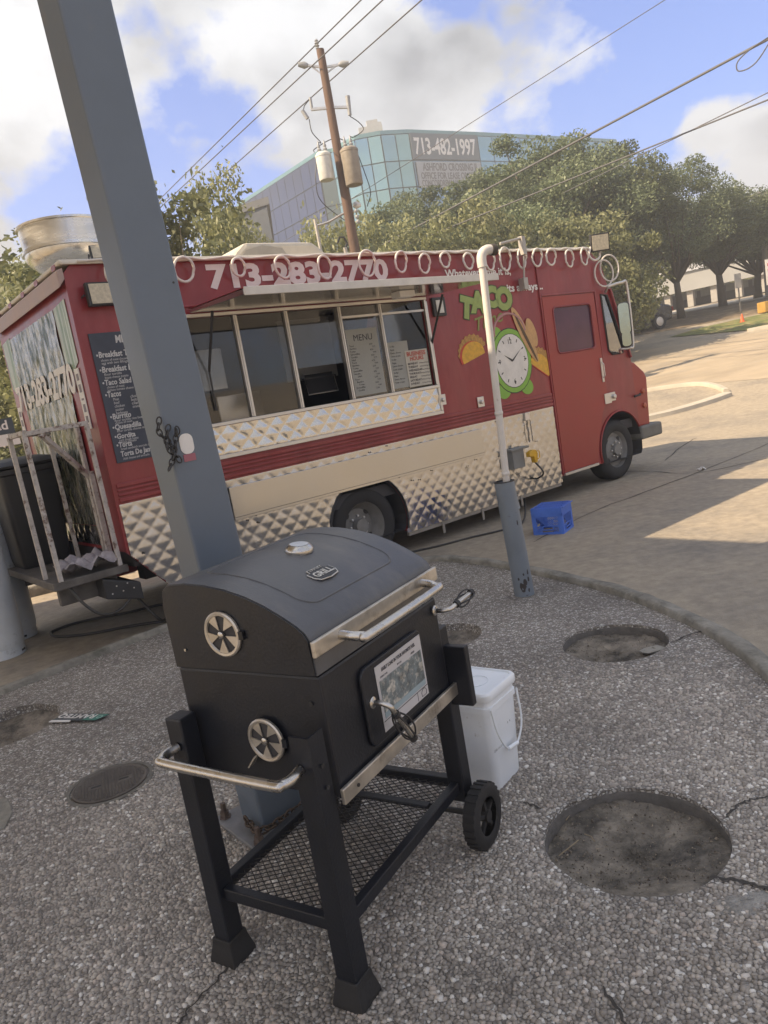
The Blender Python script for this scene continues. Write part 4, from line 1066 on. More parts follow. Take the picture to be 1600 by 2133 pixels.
# thermometer and badge
tx, tb = .354, .215; tz = lidz(tb)
th_ = MB(); th_.lathe([(.042, 0), (.043, .008), (.040, .016), (.030, .024), (.0285, .0235), (.0, .0235)], 28, (0, 0, 0), cap=False)
th = th_.build('thermometer', M_CHROME, lid, smooth=40); th.location = (tx, Y(tb), tz - .002); th.rotation_euler = (.14, 0, 0)
mb = MB(); mb.lathe([(.027, .0240), (.027, .0248), (0, .0250)], 24, cap=False); mb.build('dial_face', mat('dial_grey', (0.55, 0.58, 0.62), 0.25), th)
bw = MB(); bpoly = [(-.052, -.012), (-.040, -.030), (0, -.036), (.040, -.030), (.052, -.012), (.052, .014), (.036, .016), (.034, .030), (-.034, .030), (-.036, .016), (-.052, .014)]
badge = MB().prism(bpoly, 0, .004, 'xy').build('badge', M_CHROME, lid, bevel=.001)
bx_, bb_ = .262, .355; badge.location = (bx_, Y(bb_), lidz(bb_) + .0005); badge.rotation_euler = (.36, 0, 0)
MB().prism([(x * .92, z * .9) for x, z in bpoly], .0042, .0048, 'xy').build('badge_field', M_GRB, badge)
FLAT = ((1, 0, 0), (0, 1, 0), (0, 0, 1))
text('GRILL', .034, M_CHROME, badge, (-.041, -.016, .0055), FLAT, width=.082, bold=.001, extrude=.0004)
text('EXPERT', .013, M_CHROME, badge, (-.028, .018, .0055), FLAT, width=.056, extrude=.0004)
# dampers
def damper(b, z, r, par, tag_=False):
    mb = MB(); mb.lathe([(r, 0), (r, -.006), (r - .004, -.009), (r - .010, -.008), (r - .012, -.004)], 32, (-.012, Y(b), z), 'x', cap=False); d = mb.build('damper', M_STRIP, par, smooth=40)
    mb = MB()
    for k in range(5):
        a0 = math.radians(45 + 72 * k + 8); 
        pl = [(Y(b) + .2 * r * math.cos(a0), z + .2 * r * math.sin(a0))] + [(Y(b) + (r - .006) * math.cos(a0 + math.radians(37) * i / 6 - math.radians(18) + .1), z + (r - .006) * math.sin(a0 + math.radians(37) * i / 6 - math.radians(18) + .1)) for i in range(7)]
        MB().prism(pl, -.018, -.015, 'yz').build('damper_blade', M_STRIP, d)
    MB().lathe([(r - .008, -.013), (r - .008, -.0125)], 32, (0, Y(b), z), 'x').build('damper_opening', M_DARK, d)
    MB().lathe([(.010, 0), (.010, -.006), (.004, -.009)], 10, (-.018, Y(b), z), 'x').build('damper_screw', M_CHROME, d, smooth=50)
    MB().box(-.020, -.012, Y(b) - r - .012, Y(b) - r + .006, z - .012, z + .010).build('damper_tab', M_GRB, d)
damper(.215, .980, .062, lid); damper(.291, .691, .060, body)
MB().bar((-.018, Y(.25), .645), (-.022, Y(.225), .615), .028, .004).build('damper_lever', M_STRIP, body)
MB().lathe([(.004, 0), (.004, -.004)], 8, (-.011, Y(.06), .93), 'x').build('screw', M_CHROME, lid)
MB().lathe([(.006, 0), (.006, -.004)], 8, (-.001, Y(.455), .80), 'x').build('screw', M_BLKM, body)
# front door of the fire box with its paper label and spring handles
mb = MB(); mb.prism(rrect(.150, .485, .600, .822, .03, 5), Y(.506), Y(.494)); gd = mb.build('loading_door', M_GRB, grill, bevel=.004)
M_LBL = mat('label_paper', (0.52, 0.51, 0.52), 0.5, var=.05)
MB().prism([(.215, .620), (.470, .620), (.470, .806), (.215, .806)], Y(.5085), Y(.5068)).build('label', M_LBL, gd)
GF = ((1, 0, 0), (0, 0, 1), (0, -1, 0))
text('EASILY LOAD IN YOUR FAVORITE FUEL', .014, M_INK, gd, (.245, Y(.5092), .784), GF, width=.19, bold=.0004, extrude=.0002)
for x, s1 in ((.232, 'CHARCOAL'), (.325, 'WOOD'), (.405, 'MIXED')): text(s1, .0075, M_INK, gd, (x, Y(.5092), .768), GF, extrude=.0002, res=1)
MB().prism([(.226, .672), (.460, .672), (.460, .762), (.226, .762)], Y(.5100), Y(.5090)).build('label_photo', mat('label_photo', (0.16, 0.19, 0.20), 0.5, var=.6, vs=40, col2=(0.5, 0.48, 0.43), c2s=38, c2lo=.5, c2hi=.6), gd)
MB().prism([(.226, .655), (.460, .655), (.460, .671), (.226, .671)], Y(.5100), Y(.5090)).build('label_band', mat('label_blue', (0.30, 0.38, 0.42), 0.5), gd)
MB().box(.216, .470, Y(.5095), Y(.5088), .6485, .650).build('label_rule', M_INK, gd)
MB().box(.405, .4062, Y(.5095), Y(.5088), .622, .6475).build('label_rule', M_INK, gd)
MB().tube([(x, Y(.5092), z) for x, z in ((.430, .626), (.455, .626), (.458, .638), (.450, .646), (.436, .646), (.428, .638))], .0008, 4, closed=True).build('label_drawing', M_INK, gd)
def coil_handle(p0, dirv, par, n=5, ln=.10):
    """bent steel rod with a springy cage round it"""
    p0 = Vector(p0); d = Vector(dirv).normalized(); out_ = Vector((0, -1, 0))
    MB().lathe([(.016, 0), (.016, -.004), (.010, -.008)], 16, tuple(p0), 'y').build('handle_washer', M_CHROME, par, smooth=50)
    a = p0 + out_ * .05
    MB().tube(catmull([p0, p0 + out_ * .03, a + d * .012, a + d * .04, a + d * (.04 + ln)], 5), .0075, 10).build('handle_rod', M_CHROME, par, smooth=60)
    side = d.cross(out_).normalized()
    for k in range(n):
        t = 2 * PI * k / n; r_ = side * math.cos(t) + out_ * math.sin(t)
        s0 = a + d * .045
        MB().tube(catmull([s0 + r_ * .010, s0 + d * ln * .25 + r_ * .021, s0 + d * ln * .5 + r_ * .024, s0 + d * ln * .75 + r_ * .021, s0 + d * ln + r_ * .008], 4), .0028, 5).build('handle_wire', M_BLKM, par, smooth=60)
    for e_ in (.045, .045 + ln): MB().tube([a + d * (e_ - .006), a + d * (e_ + .006)], .012, 10).build('handle_ferrule', M_BLKM, par, smooth=40)
coil_handle((.182, Y(.505), .722), (.42, -.10, -.80), gd)
coil_handle((.600, Y(.497), .835), (1.0, -.25, .18), body, 4, .075)
# lower steel strip
mb = MB(); mb.box(-.012, .665, Y(.512), Y(.5005), .538, .580); mb.build('front_strip', M_STRIP, grill, bevel=.003)
for x in (.05, .33): MB().lathe([(.005, 0), (.005, -.003)], 8, (x, Y(.512), .559), 'y').build('strip_hole', M_BLKM, grill)
# legs, feet, shelf
def leg(x, b, top, z0, sx, sb):
    mb = MB(); w = .060; t = .006
    # folded-steel angle: two plates meeting at the outer corner
    if sx:                                              # open-backed channel
        zz = top + .018
        mb.prism([(x - w / 2, Y(b) - w / 2), (x + w / 2, Y(b) - w / 2), (x + w / 2, Y(b) - w / 2 + t), (x - w / 2 + t, Y(b) - w / 2 + t), (x - w / 2 + t, Y(b) + w / 2), (x - w / 2, Y(b) + w / 2)], z0, top, 'xy')
        return mb.build('leg', M_GRB, grill)
    mb.box(x - w / 2, x + w / 2, Y(b) - w / 2, Y(b) + w / 2, z0, top)
    return mb.build('leg', M_GRB, grill, bevel=.005)
leg(-.045, .018, .752, .06, 0, 0); leg(-.045, .455, .745, .06, 1, 0); leg(.655, .455, .76, .16, 0, 0); leg(.655, .018, .76, .16, 0, 0)
for b in (.018, .455):
    mb = MB(); vs = []
    for z, w in ((0, .047), (.012, .047), (.055, .037), (.075, .035)):
        for a_, c_ in ((-1, -1), (1, -1), (1, 1), (-1, 1)): vs.append((-.045 + a_ * w, Y(b) + c_ * w, z))
    mb.add(vs, [(0, 3, 2, 1), (12, 13, 14, 15)] + [(4 * i + j, 4 * i + (j + 1) % 4, 4 * i + 4 + (j + 1) % 4, 4 * i + 4 + j) for i in range(3) for j in range(4)])
    mb.build('foot', M_BLACK, grill, bevel=.003)
for b, z in ((.455, .66), (.455, .60)): MB().lathe([(.006, 0), (.006, -.003)], 8, (-.045 if z > .62 else -.04, Y(b) - .033, z), 'y').build('bolt_hole', M_BLKM, grill)
SZ = .215
for p0, p1 in (((-.045, .05), (-.045, .42)), ((-.012, .455), (.622, .455)), ((-.012, .018), (.622, .018)), ((.655, .05), (.655, .42)), ((.50, .05), (.50, .42))):
    MB().bar((p0[0], Y(p0[1]), SZ), (p1[0], Y(p1[1]), SZ), .028, .036 if p0[0] < .4 or p0[0] > .6 else .012).build('shelf_rail', M_GRB, grill, bevel=.003)
M_MESH = mat('shelf_mesh_steel', (0.05, 0.047, 0.045), 0.55, 0.5, var=.3, vs=10)
for fam in (1, -1):                                     # expanded-metal strands
    k = 0
    for i in range(-24, 44):
        s = i * .024; P = []
        for j in range(2):
            b = (.03, .443)[j]; P.append((s + fam * b * .75 + (0 if fam > 0 else .36), b))
        (x0, b0), (x1, b1) = P
        lo, hi = -.03, .64
        def clip(xa, ba, xb, bb_):
            for lim, sg in ((lo, 1), (hi, -1)):
                if (xa - lim) * sg < 0 and (xb - lim) * sg < 0: return None
                if (xa - lim) * sg < 0: t = (lim - xa) / (xb - xa); xa, ba = lim, ba + t * (bb_ - ba)
                if (xb - lim) * sg < 0: t = (lim - xa) / (xb - xa); xb, bb_ = lim, ba + t * (bb_ - ba)
            return xa, ba, xb, bb_
        c = clip(x0, b0, x1, b1)
        if c is None or abs(c[1] - c[3]) < .01: continue
        MB().bar((c[0], Y(c[1]), SZ + fam * .0012), (c[2], Y(c[3]), SZ + fam * .0012), .0026, .002).build('mesh_strand', M_MESH, grill)
# side handle on the near end
pts = [(-.078, Y(.02), .672), (-.115, Y(.015), .670), (-.140, Y(.028), .668), (-.150, Y(.06), .666), (-.150, Y(.40), .656), (-.140, Y(.435), .656), (-.115, Y(.448), .658), (-.078, Y(.445), .662)]
MB().tube(catmull(pts, 9), .0135, 14).build('side_handle', M_CHROME, grill, smooth=60)
# side apron between the far legs, wheels on their axle
MB().box(.640, .668, Y(.56), Y(-.05), .50, .70).build('side_panel', M_GRB, grill, bevel=.004)
MB().tube([(.655, Y(-.02), .105), (.655, Y(.53), .105)], .010, 8).build('axle', M_BLKM, grill, smooth=60)
def gwheel(b, sgn_):
    R_ = .105; y = Y(b)
    mb = MB(); prof = [(.062, .022), (.070, .026), (.095, .026), (R_, .020), (R_, -.020), (.095, -.026), (.070, -.026), (.062, -.022)]
    mb.lathe(prof, 40, (.655, y, .105), 'y', cap=False); w_ = mb.build('wheel', M_BLACK, grill, smooth=40)
    for k in range(26):
        t = 2 * PI * k / 26; c, s = math.cos(t), math.sin(t)
        MB().bar((.655 + (R_ - .004) * c, y, .105 + (R_ - .004) * s), (.655 + (R_ + .004) * c, y, .105 + (R_ + .004) * s), .012, .040, up=(0, 1, 0)).build('tread_block', M_BLACK, w_)
    for k in range(5):
        t = 2 * PI * k / 5 + .3; c, s = math.cos(t), math.sin(t)
        MB().bar((.655 + .014 * c, y - .012, .105 + .014 * s), (.655 + .066 * c, y - .006, .105 + .066 * s), .014, .014, up=(0, 1, 0)).build('spoke', M_BLACK, w_, bevel=.002)
    MB().lathe([(.020, -.026), (.020, .026), (.012, .03)], 14, (.655, y, .105), 'y').build('hub', M_BLACK, w_, smooth=50)
gwheel(.520, 1); gwheel(-.045, -1)

# ================================================================== STEEL POLE behind the grill
M_POLE = mat('pole_blue_grey', (0.12, 0.148, 0.185), 0.42, var=0.08, vs=2.5, bump=.06, bs=40, col2=(0.20, 0.19, 0.165), c2s=1.2, c2lo=.58, c2hi=.75)
pole = thing('steel_pole', 'tall square blue-grey steel pole bolted down behind the grill', 'pole', (-0.621, 2.682, ZI), PSI)
lean = Vector((TD.dot(Vector((-.085, -.02, 0))), TN.dot(Vector((-.085, -.02, 0))), 2.925)) * (5.6 / 2.925)
mb = MB(); mb.bar((0, 0, .016), tuple(lean), .178, .178, up=(0, 1, 0)); mb.build('shaft', M_POLE, pole, bevel=.012, seg=3)
mb = MB(); mb.box(-.17, .17, -.17, .17, 0, .016); mb.build('base_plate', mat('plate_galv', (0.20, 0.20, 0.205), 0.55, 0.3, var=.3, vs=12), pole, bevel=.004)
for a in (-1, 1):
    for b in (-1, 1):
        MB().lathe([(.024, .016), (.024, .022), (.018, .022), (.018, .042), (.011, .042), (.011, .075), (.0, .078)], 6, (a * .135, b * .135, 0), cap=False).build('anchor_bolt', mat('rusty_bolt', (0.13, 0.10, 0.085), 0.7, .4, var=.3, vs=30), pole)
MB().lathe([(.004, 0), (.004, -.002)], 8, (.0, -.0915, 2.0), 'y').build('screw_hole', M_BLKM, pole)
def chainloop(path, par, M, s=.02, nm='chain_link'):
    P = catmull(path, 8); d_ = [0]
    for i in range(1, len(P)): d_.append(d_[-1] + (P[i] - P[i - 1]).length)
    n = int(d_[-1] / (s * 1.35)); k = 0
    for i in range(n):
        t = d_[-1] * (i + .5) / n
        while d_[k + 1] < t: k += 1
        f = (t - d_[k]) / (d_[k + 1] - d_[k]); c = P[k].lerp(P[k + 1], f); dr = (P[k + 1] - P[k]).normalized()
        u_ = Vector((0, 0, 1)) if abs(dr.z) < .9 else Vector((1, 0, 0)); sd2 = dr.cross(u_).normalized(); up2 = sd2.cross(dr)
        e2 = sd2 if i % 2 else up2
        MB().tube([c + dr * math.cos(a) * s + e2 * math.sin(a) * s * .62 for a in [2 * PI * j / 10 for j in range(10)]], s * .2, 5, closed=True).build(nm, M, par, smooth=180)
chn = thing('rusty_chain', 'rusty chain draped round the foot of the steel pole', 'chain', (-0.621, 2.682, ZI), PSI)
chainloop([(-.115, .0, .05), (-.118, -.118, .045), (.0, -.122, .05), (.118, -.118, .07), (.122, .0, .06), (.118, .11, .05)], chn, mat('chain_rust', (0.09, 0.065, 0.05), 0.75, .3, var=.3, vs=30), .022)
chainloop([(.118, -.12, .075), (.16, -.16, .05), (.20, -.12, .035), (.22, -.05, .03)], chn, MATS['chain_rust'], .022)
# black chain hooked over the pole's corner with a sticker beside it
lz = lambda z: (lean.x * z / lean.z, lean.y * z / lean.z)
bch = thing('black_chain', 'bunch of black chain hanging on the corner of the steel pole', 'chain', (-0.621, 2.682, ZI), PSI)
for j in range(3):
    P = [(lz(z)[0] - .098 + .018 * math.sin(z * 40 + j * 2) + .012 * j, lz(z)[1] - .100 - .006 * j, z) for z in (1.565 - j * .03, 1.52, 1.47, 1.43, 1.39 + j * .02)]
    chainloop(P, bch, M_BLKM, .014)
mb = MB(); mb.prism(rrect(lz(1.45)[0] - .050, lz(1.45)[0] + .000, 1.43, 1.50, .022), lz(1.45)[1] - .0915, lz(1.45)[1] - .0895); stk = mb.build('sticker', M_WHITE, pole)
mb = MB(); mb.box(lz(1.42)[0] - .047, lz(1.42)[0] - .003, lz(1.42)[1] - .0917, lz(1.42)[1] - .0897, 1.405, 1.4295); mb.build('sticker_band', mat('sticker_red', (0.33, 0.12, 0.15), .6), pole)

# ================================================================== PIPE BOLLARD with white riser
B0 = G(1093, 1238, ZI)
sl_lean = Vector((-.028, 0, .80))
slv = thing('pipe_bollard', 'short grey steel sleeve pipe with chipped paint set in the island', 'bollard', B0)
mb = MB(); mb.tube([(0, 0, -.01), tuple(sl_lean)], .068, 24, caps=False); mb.tube([tuple(sl_lean), (0, 0, .6)], .056, 24, caps=False)
mb.build('sleeve', mat('chipped_grey_paint', (0.17, 0.20, 0.235), 0.45, var=.08, vs=4, bump=.05, bs=30, col2=(0.07, 0.065, 0.065), c2s=6, c2lo=.62, c2hi=.64), slv, smooth=60)
mb = MB(); mb.lathe([(.056, -.002), (.070, 0), (.070, .006), (.056, .006)], 24, tuple(sl_lean), cap=False); mb.build('rim', M_BLKM, slv, smooth=60)
q = random.Random(2)
for k, (ang, z, rw, rh) in enumerate(((-1.75, .07, .30, .022), (-1.45, .10, .22, .014), (-1.2, .045, .12, .008), (-1.05, .12, .10, .010), (-2.05, .13, .09, .006), (-1.5, .16, .08, .006), (-1.0, .17, .09, .012), (-1.15, .52, .08, .012))):
    P = []
    for i in range(12):
        t = 2 * PI * i / 12; w = q.uniform(.7, 1.25); a = ang + rw * w * math.cos(t); zz = z + rh * w * math.sin(t) * 1.6
        P.append((.0690 * math.cos(a) + sl_lean.x * zz / .8, .0690 * math.sin(a), zz))
    MB().add(P, [tuple(range(12))]).build('paint_chip', mat('bare_rust', (0.05, 0.045, 0.045), .8, var=.3), slv)
pip = thing('white_riser_pipe', 'tall white plastic pipe with a bent elbow rising from the grey sleeve', 'pipe', B0)
M_PVC = mat('white_pvc', (0.60, 0.57, 0.53), 0.45, var=.12, vs=4, col2=(0.33, 0.20, 0.17), c2s=9, c2lo=.64, c2hi=.72)
dB = math.hypot(B0.x, B0.y)
top = at(1003, 540, dB - .05) - B0
mb = MB(); mb.tube([(-.02, 0, .55), tuple(Vector((-.02, 0, .55)).lerp(top, .5)), tuple(top)], .024, 14); mb.build('riser', M_PVC, pip, smooth=60)
for f_ in (.18, .42): 
    c = Vector((-.02, 0, .55)).lerp(top, f_); MB().lathe([(.026, -.012), (.028, -.010), (.028, .010), (.026, .012)], 14, tuple(c), cap=False).build('strap', M_PVC, pip, smooth=50)
el = catmull([tuple(top - Vector((0, 0, .05))), tuple(top), tuple(top + Vector((.012, .005, .035))), tuple(top + Vector((.045, .02, .055))), tuple(top + Vector((.085, .035, .052)))], 5)
MB().tube(el, .031, 14).build('elbow', M_PVC, pip, smooth=60)
MB().tube([el[-1] - Vector((.012, .005, 0)), el[-1] + Vector((.02, .008, -.002))], .036, 14).build('elbow_plug', mat('plug_brown', (0.06, 0.05, 0.04), .7), pip, smooth=50)

# ================================================================== MILK CRATE
crate = thing('milk_crate', 'blue plastic milk crate standing upside down on the lot', 'crate', G(1150, 1112, 0) + Vector((.05, .12, 0)), math.radians(-33))
M_BLUE = mat('crate_blue', (0.07, 0.17, 0.62), 0.45, var=.12, vs=8)
cw, chh = .150, .265
def lattice_panel(ax, off, nm):
    """one side: corner posts, bands, grid of thin ribs and a hand hole; built piece by piece"""
    def P(a, z, d): return (a, off - d, z) if ax == 'x' else (off - d, a, z)
    def rib(a0, z0, a1, z1, w, t):
        MB().bar(P(a0, z0, 0), P(a1, z1, 0), w, t, up=(0, 1, 0) if ax == 'x' else (1, 0, 0)).build(nm, M_BLUE, crate)
    rib(-cw, .012, cw, .012, .024, .010); rib(-cw, .222, cw, .222, .075, .010); rib(-cw, .180, cw, .180, .010, .012)
    for s in (-1, 1): rib(s * (cw - .02), .024, s * (cw - .02), .200, .04, .010)
    for i in range(4): rib(-cw + .04, .030 + .014 * i, -.055, .030 + .014 * i, .005, .004); rib(.055, .030 + .014 * i, cw - .04, .030 + .014 * i, .003, .005)
    for i in range(22): a = -cw + .04 + i * .012; rib(a, .022, a, .075, .004, .005) if abs(a) > .05 else None
    for i in range(11):
        a = -cw + .042 + i * .021
        rib(a, .18, min(a + .10, cw - .04), .18 - (min(a + .10, cw - .04) - a) * 1.0, .007, .006)
    rib(-cw + .04, .08, -.055, .08, .006, .010); rib(.055, .08, cw - .04, .08, .006, .010)
    ring_ = [P(x, z, 0) for x, z in rrect(-.055, .055, .045, .083, .016)]
    MB().tube(ring_, .006, 6, closed=True).build('hand_hole', M_BLUE, crate)
for ax in ('x', 'y'):
    for off in (-cw, cw): lattice_panel(ax, off, 'rib')
for i in range(13):
    a = -cw + .012 + i * .0255; MB().box(a, a + .008, -cw, cw, chh - .008, chh).build('base_slat', M_BLUE, crate)
for b in (-cw + .004, -.055, .055, cw - .014): MB().box(-cw, cw, b, b + .01, chh - .006, chh + .001).build('base_bar', M_BLUE, crate)

# ================================================================== WHITE BUCKET
bk = thing('white_bucket', 'square white plastic bucket with lid and bail handle beside the grill wheel', 'bucket', (0.232, 2.705, ZI), math.radians(51))
M_BKT = mat('bucket_white', (0.82, 0.86, 0.90), 0.38, var=.04, vs=6, col2=(0.45, 0.44, 0.40), c2s=14, c2lo=.66, c2hi=.7)
def rloop(mb, secs, r):
    n = None
    for (w, z) in secs:
        lp = rrect(-w, w, -w, w, r); n = len(lp); mb.v += [(x, y, z) for x, y in lp]
    for i in range(len(secs) - 1):
        for j in range(n): mb.f.append((i * n + j, i * n + (j + 1) % n, (i + 1) * n + (j + 1) % n, (i + 1) * n + j))
    mb.f.append(tuple(range(n))); mb.f.append(tuple((len(secs) - 1) * n + j for j in range(n)))
    return mb
rloop(MB(), [(.088, 0), (.092, .012), (.106, .30), (.107, .315), (.112, .317), (.112, .338), (.108, .340), (.108, .372)], .028).build('body', M_BKT, bk, smooth=35)
ld = rloop(MB(), [(.117, .364), (.119, .368), (.119, .390), (.114, .398), (.107, .399), (.104, .392), (.09, .391)], .032).build('lid', M_BKT, bk, smooth=35)
MB().lathe([(.052, .3915), (.052, .3935), (.049, .3935), (.049, .3915)], 28, cap=False).build('lid_ring', M_BKT, ld, smooth=40)
hp = [(-.118 * 0 - .0, -.0, 0)]
hpts = [(.116, -.06, .352), (.125, -.02, .27), (.128, .01, .16), (.126, .05, .13)]
MB().tube(catmull([(-.10, -.116, .335), (-.085, -.124, .23), (-.03, -.122, .15), (.04, -.121, .14), (.09, -.124, .21), (.10, -.116, .335)], 6), .004, 7).build('bail', M_BKT, bk, smooth=60)
MB().tube([(-.03, -.122, .150), (.04, -.121, .140)], .008, 8).build('bail_grip', M_BKT, bk, smooth=60)
BKF = ((1, 0, 0), (0, .03, .999), (0, -.999, .03))
text('F P', .022, M_INK, bk, (.02, -.1025, .225), BKF, extrude=.0004)
for s_, zz in (('CAUTION', .16),): text(s_, .014, mat('faint_grey', (0.35, 0.36, 0.36), .5), bk, (-.095, -.0995, zz), BKF, extrude=.0003)

# ================================================================== MANHOLE COVER and litter
mh = thing('manhole_cover', 'small round cast iron cover set in the pebbled island', 'manhole cover', (-1.436, 3.195, ZI))
M_IRON = mat('cast_iron', (0.13, 0.115, 0.10), 0.6, .4, var=.25, vs=9)
MB().lathe([(.195, -.02), (.195, .004), (.175, .006), (.172, -.004)], 40, cap=False).build('frame', mat('mortar_ring', (0.15, 0.14, 0.12), .9, var=.3, vs=20, bump=.5, bs=60), mh, smooth=40)
mhl = MB().lathe([(.166, -.01), (.166, .008), (.160, .010), (.154, .007), (0, .007)], 40, cap=False).build('lid', M_IRON, mh, smooth=40)
mb = MB()
for i in range(-10, 11):
    for j in range(-10, 11):
        x, y = i * .0145, j * .0145
        if math.hypot(x, y) < .146 and not (abs(y) < .02 and abs(abs(x) - .06) < .03): mb.box(x - .0048, x + .0048, y - .0048, y + .0048, .0075, .0098)
mb.build('studs', M_IRON, mhl, kind='stuff')
for x in (-.06, .06): MB().box(x - .022, x + .022, -.007, .007, .0072, .0076).build('pick_slot', M_BLACK, mh)
mh.rotation_euler.z = .35
rq = thing('discarded_sign', 'torn green and white printed sign strip lying upside down on the island', 'sign', G(168, 1498, ZI) + Vector((0, 0, .012)), math.radians(-23))
MB().prism([(-.17, -.045), (.15, -.04), (.185, .035), (-.13, .04)], 0, .003, 'xy').build('panel', mat('sign_dark', (0.05, 0.06, 0.065), .5), rq)
MB().prism([(.05, -.041), (.15, -.04), (.185, .034), (.06, .035)], .0032, .004, 'xy').build('green_field', mat('sign_green', (0.04, 0.17, 0.13), .5), rq)
MB().prism([(-.17, -.068), (-.02, -.06), (-.03, -.042), (-.17, -.046)], 0, .0035, 'xy').build('torn_edge', M_WHITE, rq)
text('RAMTEQ', .07, M_WHITE, rq, (.11, .028, .0045), ((-1, 0, 0), (0, -1, 0), (0, 0, 1)), width=.27, bold=.002, extrude=.0003)
MB().lathe([(.020, .0042), (.020, .005), (.012, .005), (.012, .0042)], 16, (.145, .0, 0), cap=False).build('sign_ring', mat('sign_mint', (0.25, 0.42, 0.36), .5), rq)
for (x, y, z, s, lab, M_) in ((1462, 978, 0, .05, 'crumpled white paper scrap lying on the sunlit lot by the truck nose', M_WHITE), (1240, 1862, ZI - .01, .022, 'pale torn plastic scrap at the edge of the large dirt opening', M_WHITE), (1288, 1682, ZI - .06, .012, 'tiny white scrap inside the large dirt opening', M_WHITE)):
    q = random.Random(int(x)); mb = MB(); n = 9
    for i in range(n):
        for j in range(n): mb.v.append(((i / n - .5) * s * 2 + q.uniform(-.2, .2) * s, (j / n - .5) * s * 1.4 + q.uniform(-.2, .2) * s, q.uniform(0, .8) * s * (1 - abs(i / n - .5))))
    for i in range(n - 1):
        for j in range(n - 1): mb.f.append((i * n + j, i * n + j + 1, (i + 1) * n + j + 1, (i + 1) * n + j))
    tag(mb.build('litter', M_, loc=G(x, y, z)), lab, 'litter')
# twigs and a stone in the openings
for i, (x, y, L2, a) in enumerate(((1180, 1715, .09, .9), (1165, 1790, .10, .6), (1380, 1330, .08, .3), (1240, 1760, .05, 2.0))):
    p = G(x, y, ZI - .055); p.z += .012; d = Vector((math.cos(a), math.sin(a), .05)) * L2
    tag(MB().tube([p, p + d * .5 + Vector((.006, 0, .004)), p + d], .0018, 5).build('twig', mat('dry_twig', (0.28, 0.22, 0.14), .9)), 'dry twig lying in a round dirt opening of the island', 'twig', 'twigs in the dirt openings')
p = G(1360, 1358, ZI - .05)
mb = MB(); q = random.Random(4)
mb.lathe([(.01, 0), (.045, .006), (.05, .014), (.035, .024), (.0, .027)], 9, cap=False); mb.v = [(x * 1.3 + q.uniform(-.006, .006), y * .8 + q.uniform(-.006, .006), z + q.uniform(-.003, .003)) for x, y, z in mb.v]
tag(mb.build('flat_stone', mat('pale_stone', (0.34, 0.32, 0.28), .9, var=.2), smooth=40, loc=p), 'flat pale stone resting inside the round dirt opening', 'stone')

# ================================================================== GAS CYLINDERS, BIN, HOSES
M_CYL = mat('cylinder_grey', (0.60, 0.64, 0.67), 0.42, var=.10, vs=3, col2=(0.22, 0.21, 0.20), c2s=5, c2lo=.6, c2hi=.72)
for k, (p, lab) in enumerate(((G(8, 1366), 'tall grey propane cylinder standing forward of its twin behind the truck'), (G(36, 1328), 'tall grey propane cylinder tucked behind its twin near the truck rear'))):
    cy = thing('gas_cylinder', lab, 'gas cylinder', p, k * .8)
    MB().lathe([(.165, .055), (.185, .10), (.188, .16), (.188, .95), (.183, 1.02), (.165, 1.09), (.13, 1.14), (.08, 1.17), (.03, 1.18)], 32, cap=True).build('tank', M_CYL, cy, smooth=50)
    MB().lathe([(.176, 0), (.176, .075), (.170, .078), (.170, 0)], 32, cap=False).build('foot_ring', M_CYL, cy, smooth=40)
    for a in range(4): MB().bar((.174 * math.cos(a * 1.57), .174 * math.sin(a * 1.57), .03), (.179 * math.cos(a * 1.57), .179 * math.sin(a * 1.57), .03), .05, .016).build('drain_slot', M_BLACK, cy)
    MB().lathe([(.10, 1.15), (.10, 1.28), (.095, 1.28), (.095, 1.15)], 24, cap=False).build('collar', M_CYL, cy, smooth=40)
    MB().lathe([(.02, 1.17), (.02, 1.22), (.035, 1.225), (.035, 1.25), (.0, 1.255)], 12, cap=False).build('valve', M_STRIP, cy, smooth=40)
def tl(u, w, z): return T0 + TD * u + TN * w + Vector((0, 0, z))
bn = thing('wheelie_bin', 'large black wheeled rubbish bin with lid on the truck rear platform', 'bin', tl(-.30, 1.42, .661), PSI)
M_BIN = mat('bin_black', (0.020, 0.020, 0.021), .5, var=.2, vs=4)
mb = MB(); rloop(mb, [(.21, 0), (.225, .05), (.265, .80), (.285, .81), (.285, .85), (.27, .86)], .05); mb.v = [(x * .9, y * 1.35, z) for x, y, z in mb.v]; mb.build('tub', M_BIN, bn, smooth=35)
mb = MB(); rloop(mb, [(.29, .862), (.295, .88), (.26, .915), (.15, .94), (.05, .945)], .05); mb.v = [(x * .9, y * 1.36, z) for x, y, z in mb.v]; mb.build('lid', M_BIN, bn, smooth=30)
MB().tube([(-.24, .25, .82), (-.30, .28, .86), (-.30, -.28, .86), (-.24, -.25, .82)], .014, 8).build('handle', M_BIN, bn, smooth=50)
for y in (-.2, .2): MB().lathe([(.09, -.02), (.09, .02)], 20, (.19, y, .06), 'y').build('wheel', M_BLACK, bn, smooth=40)
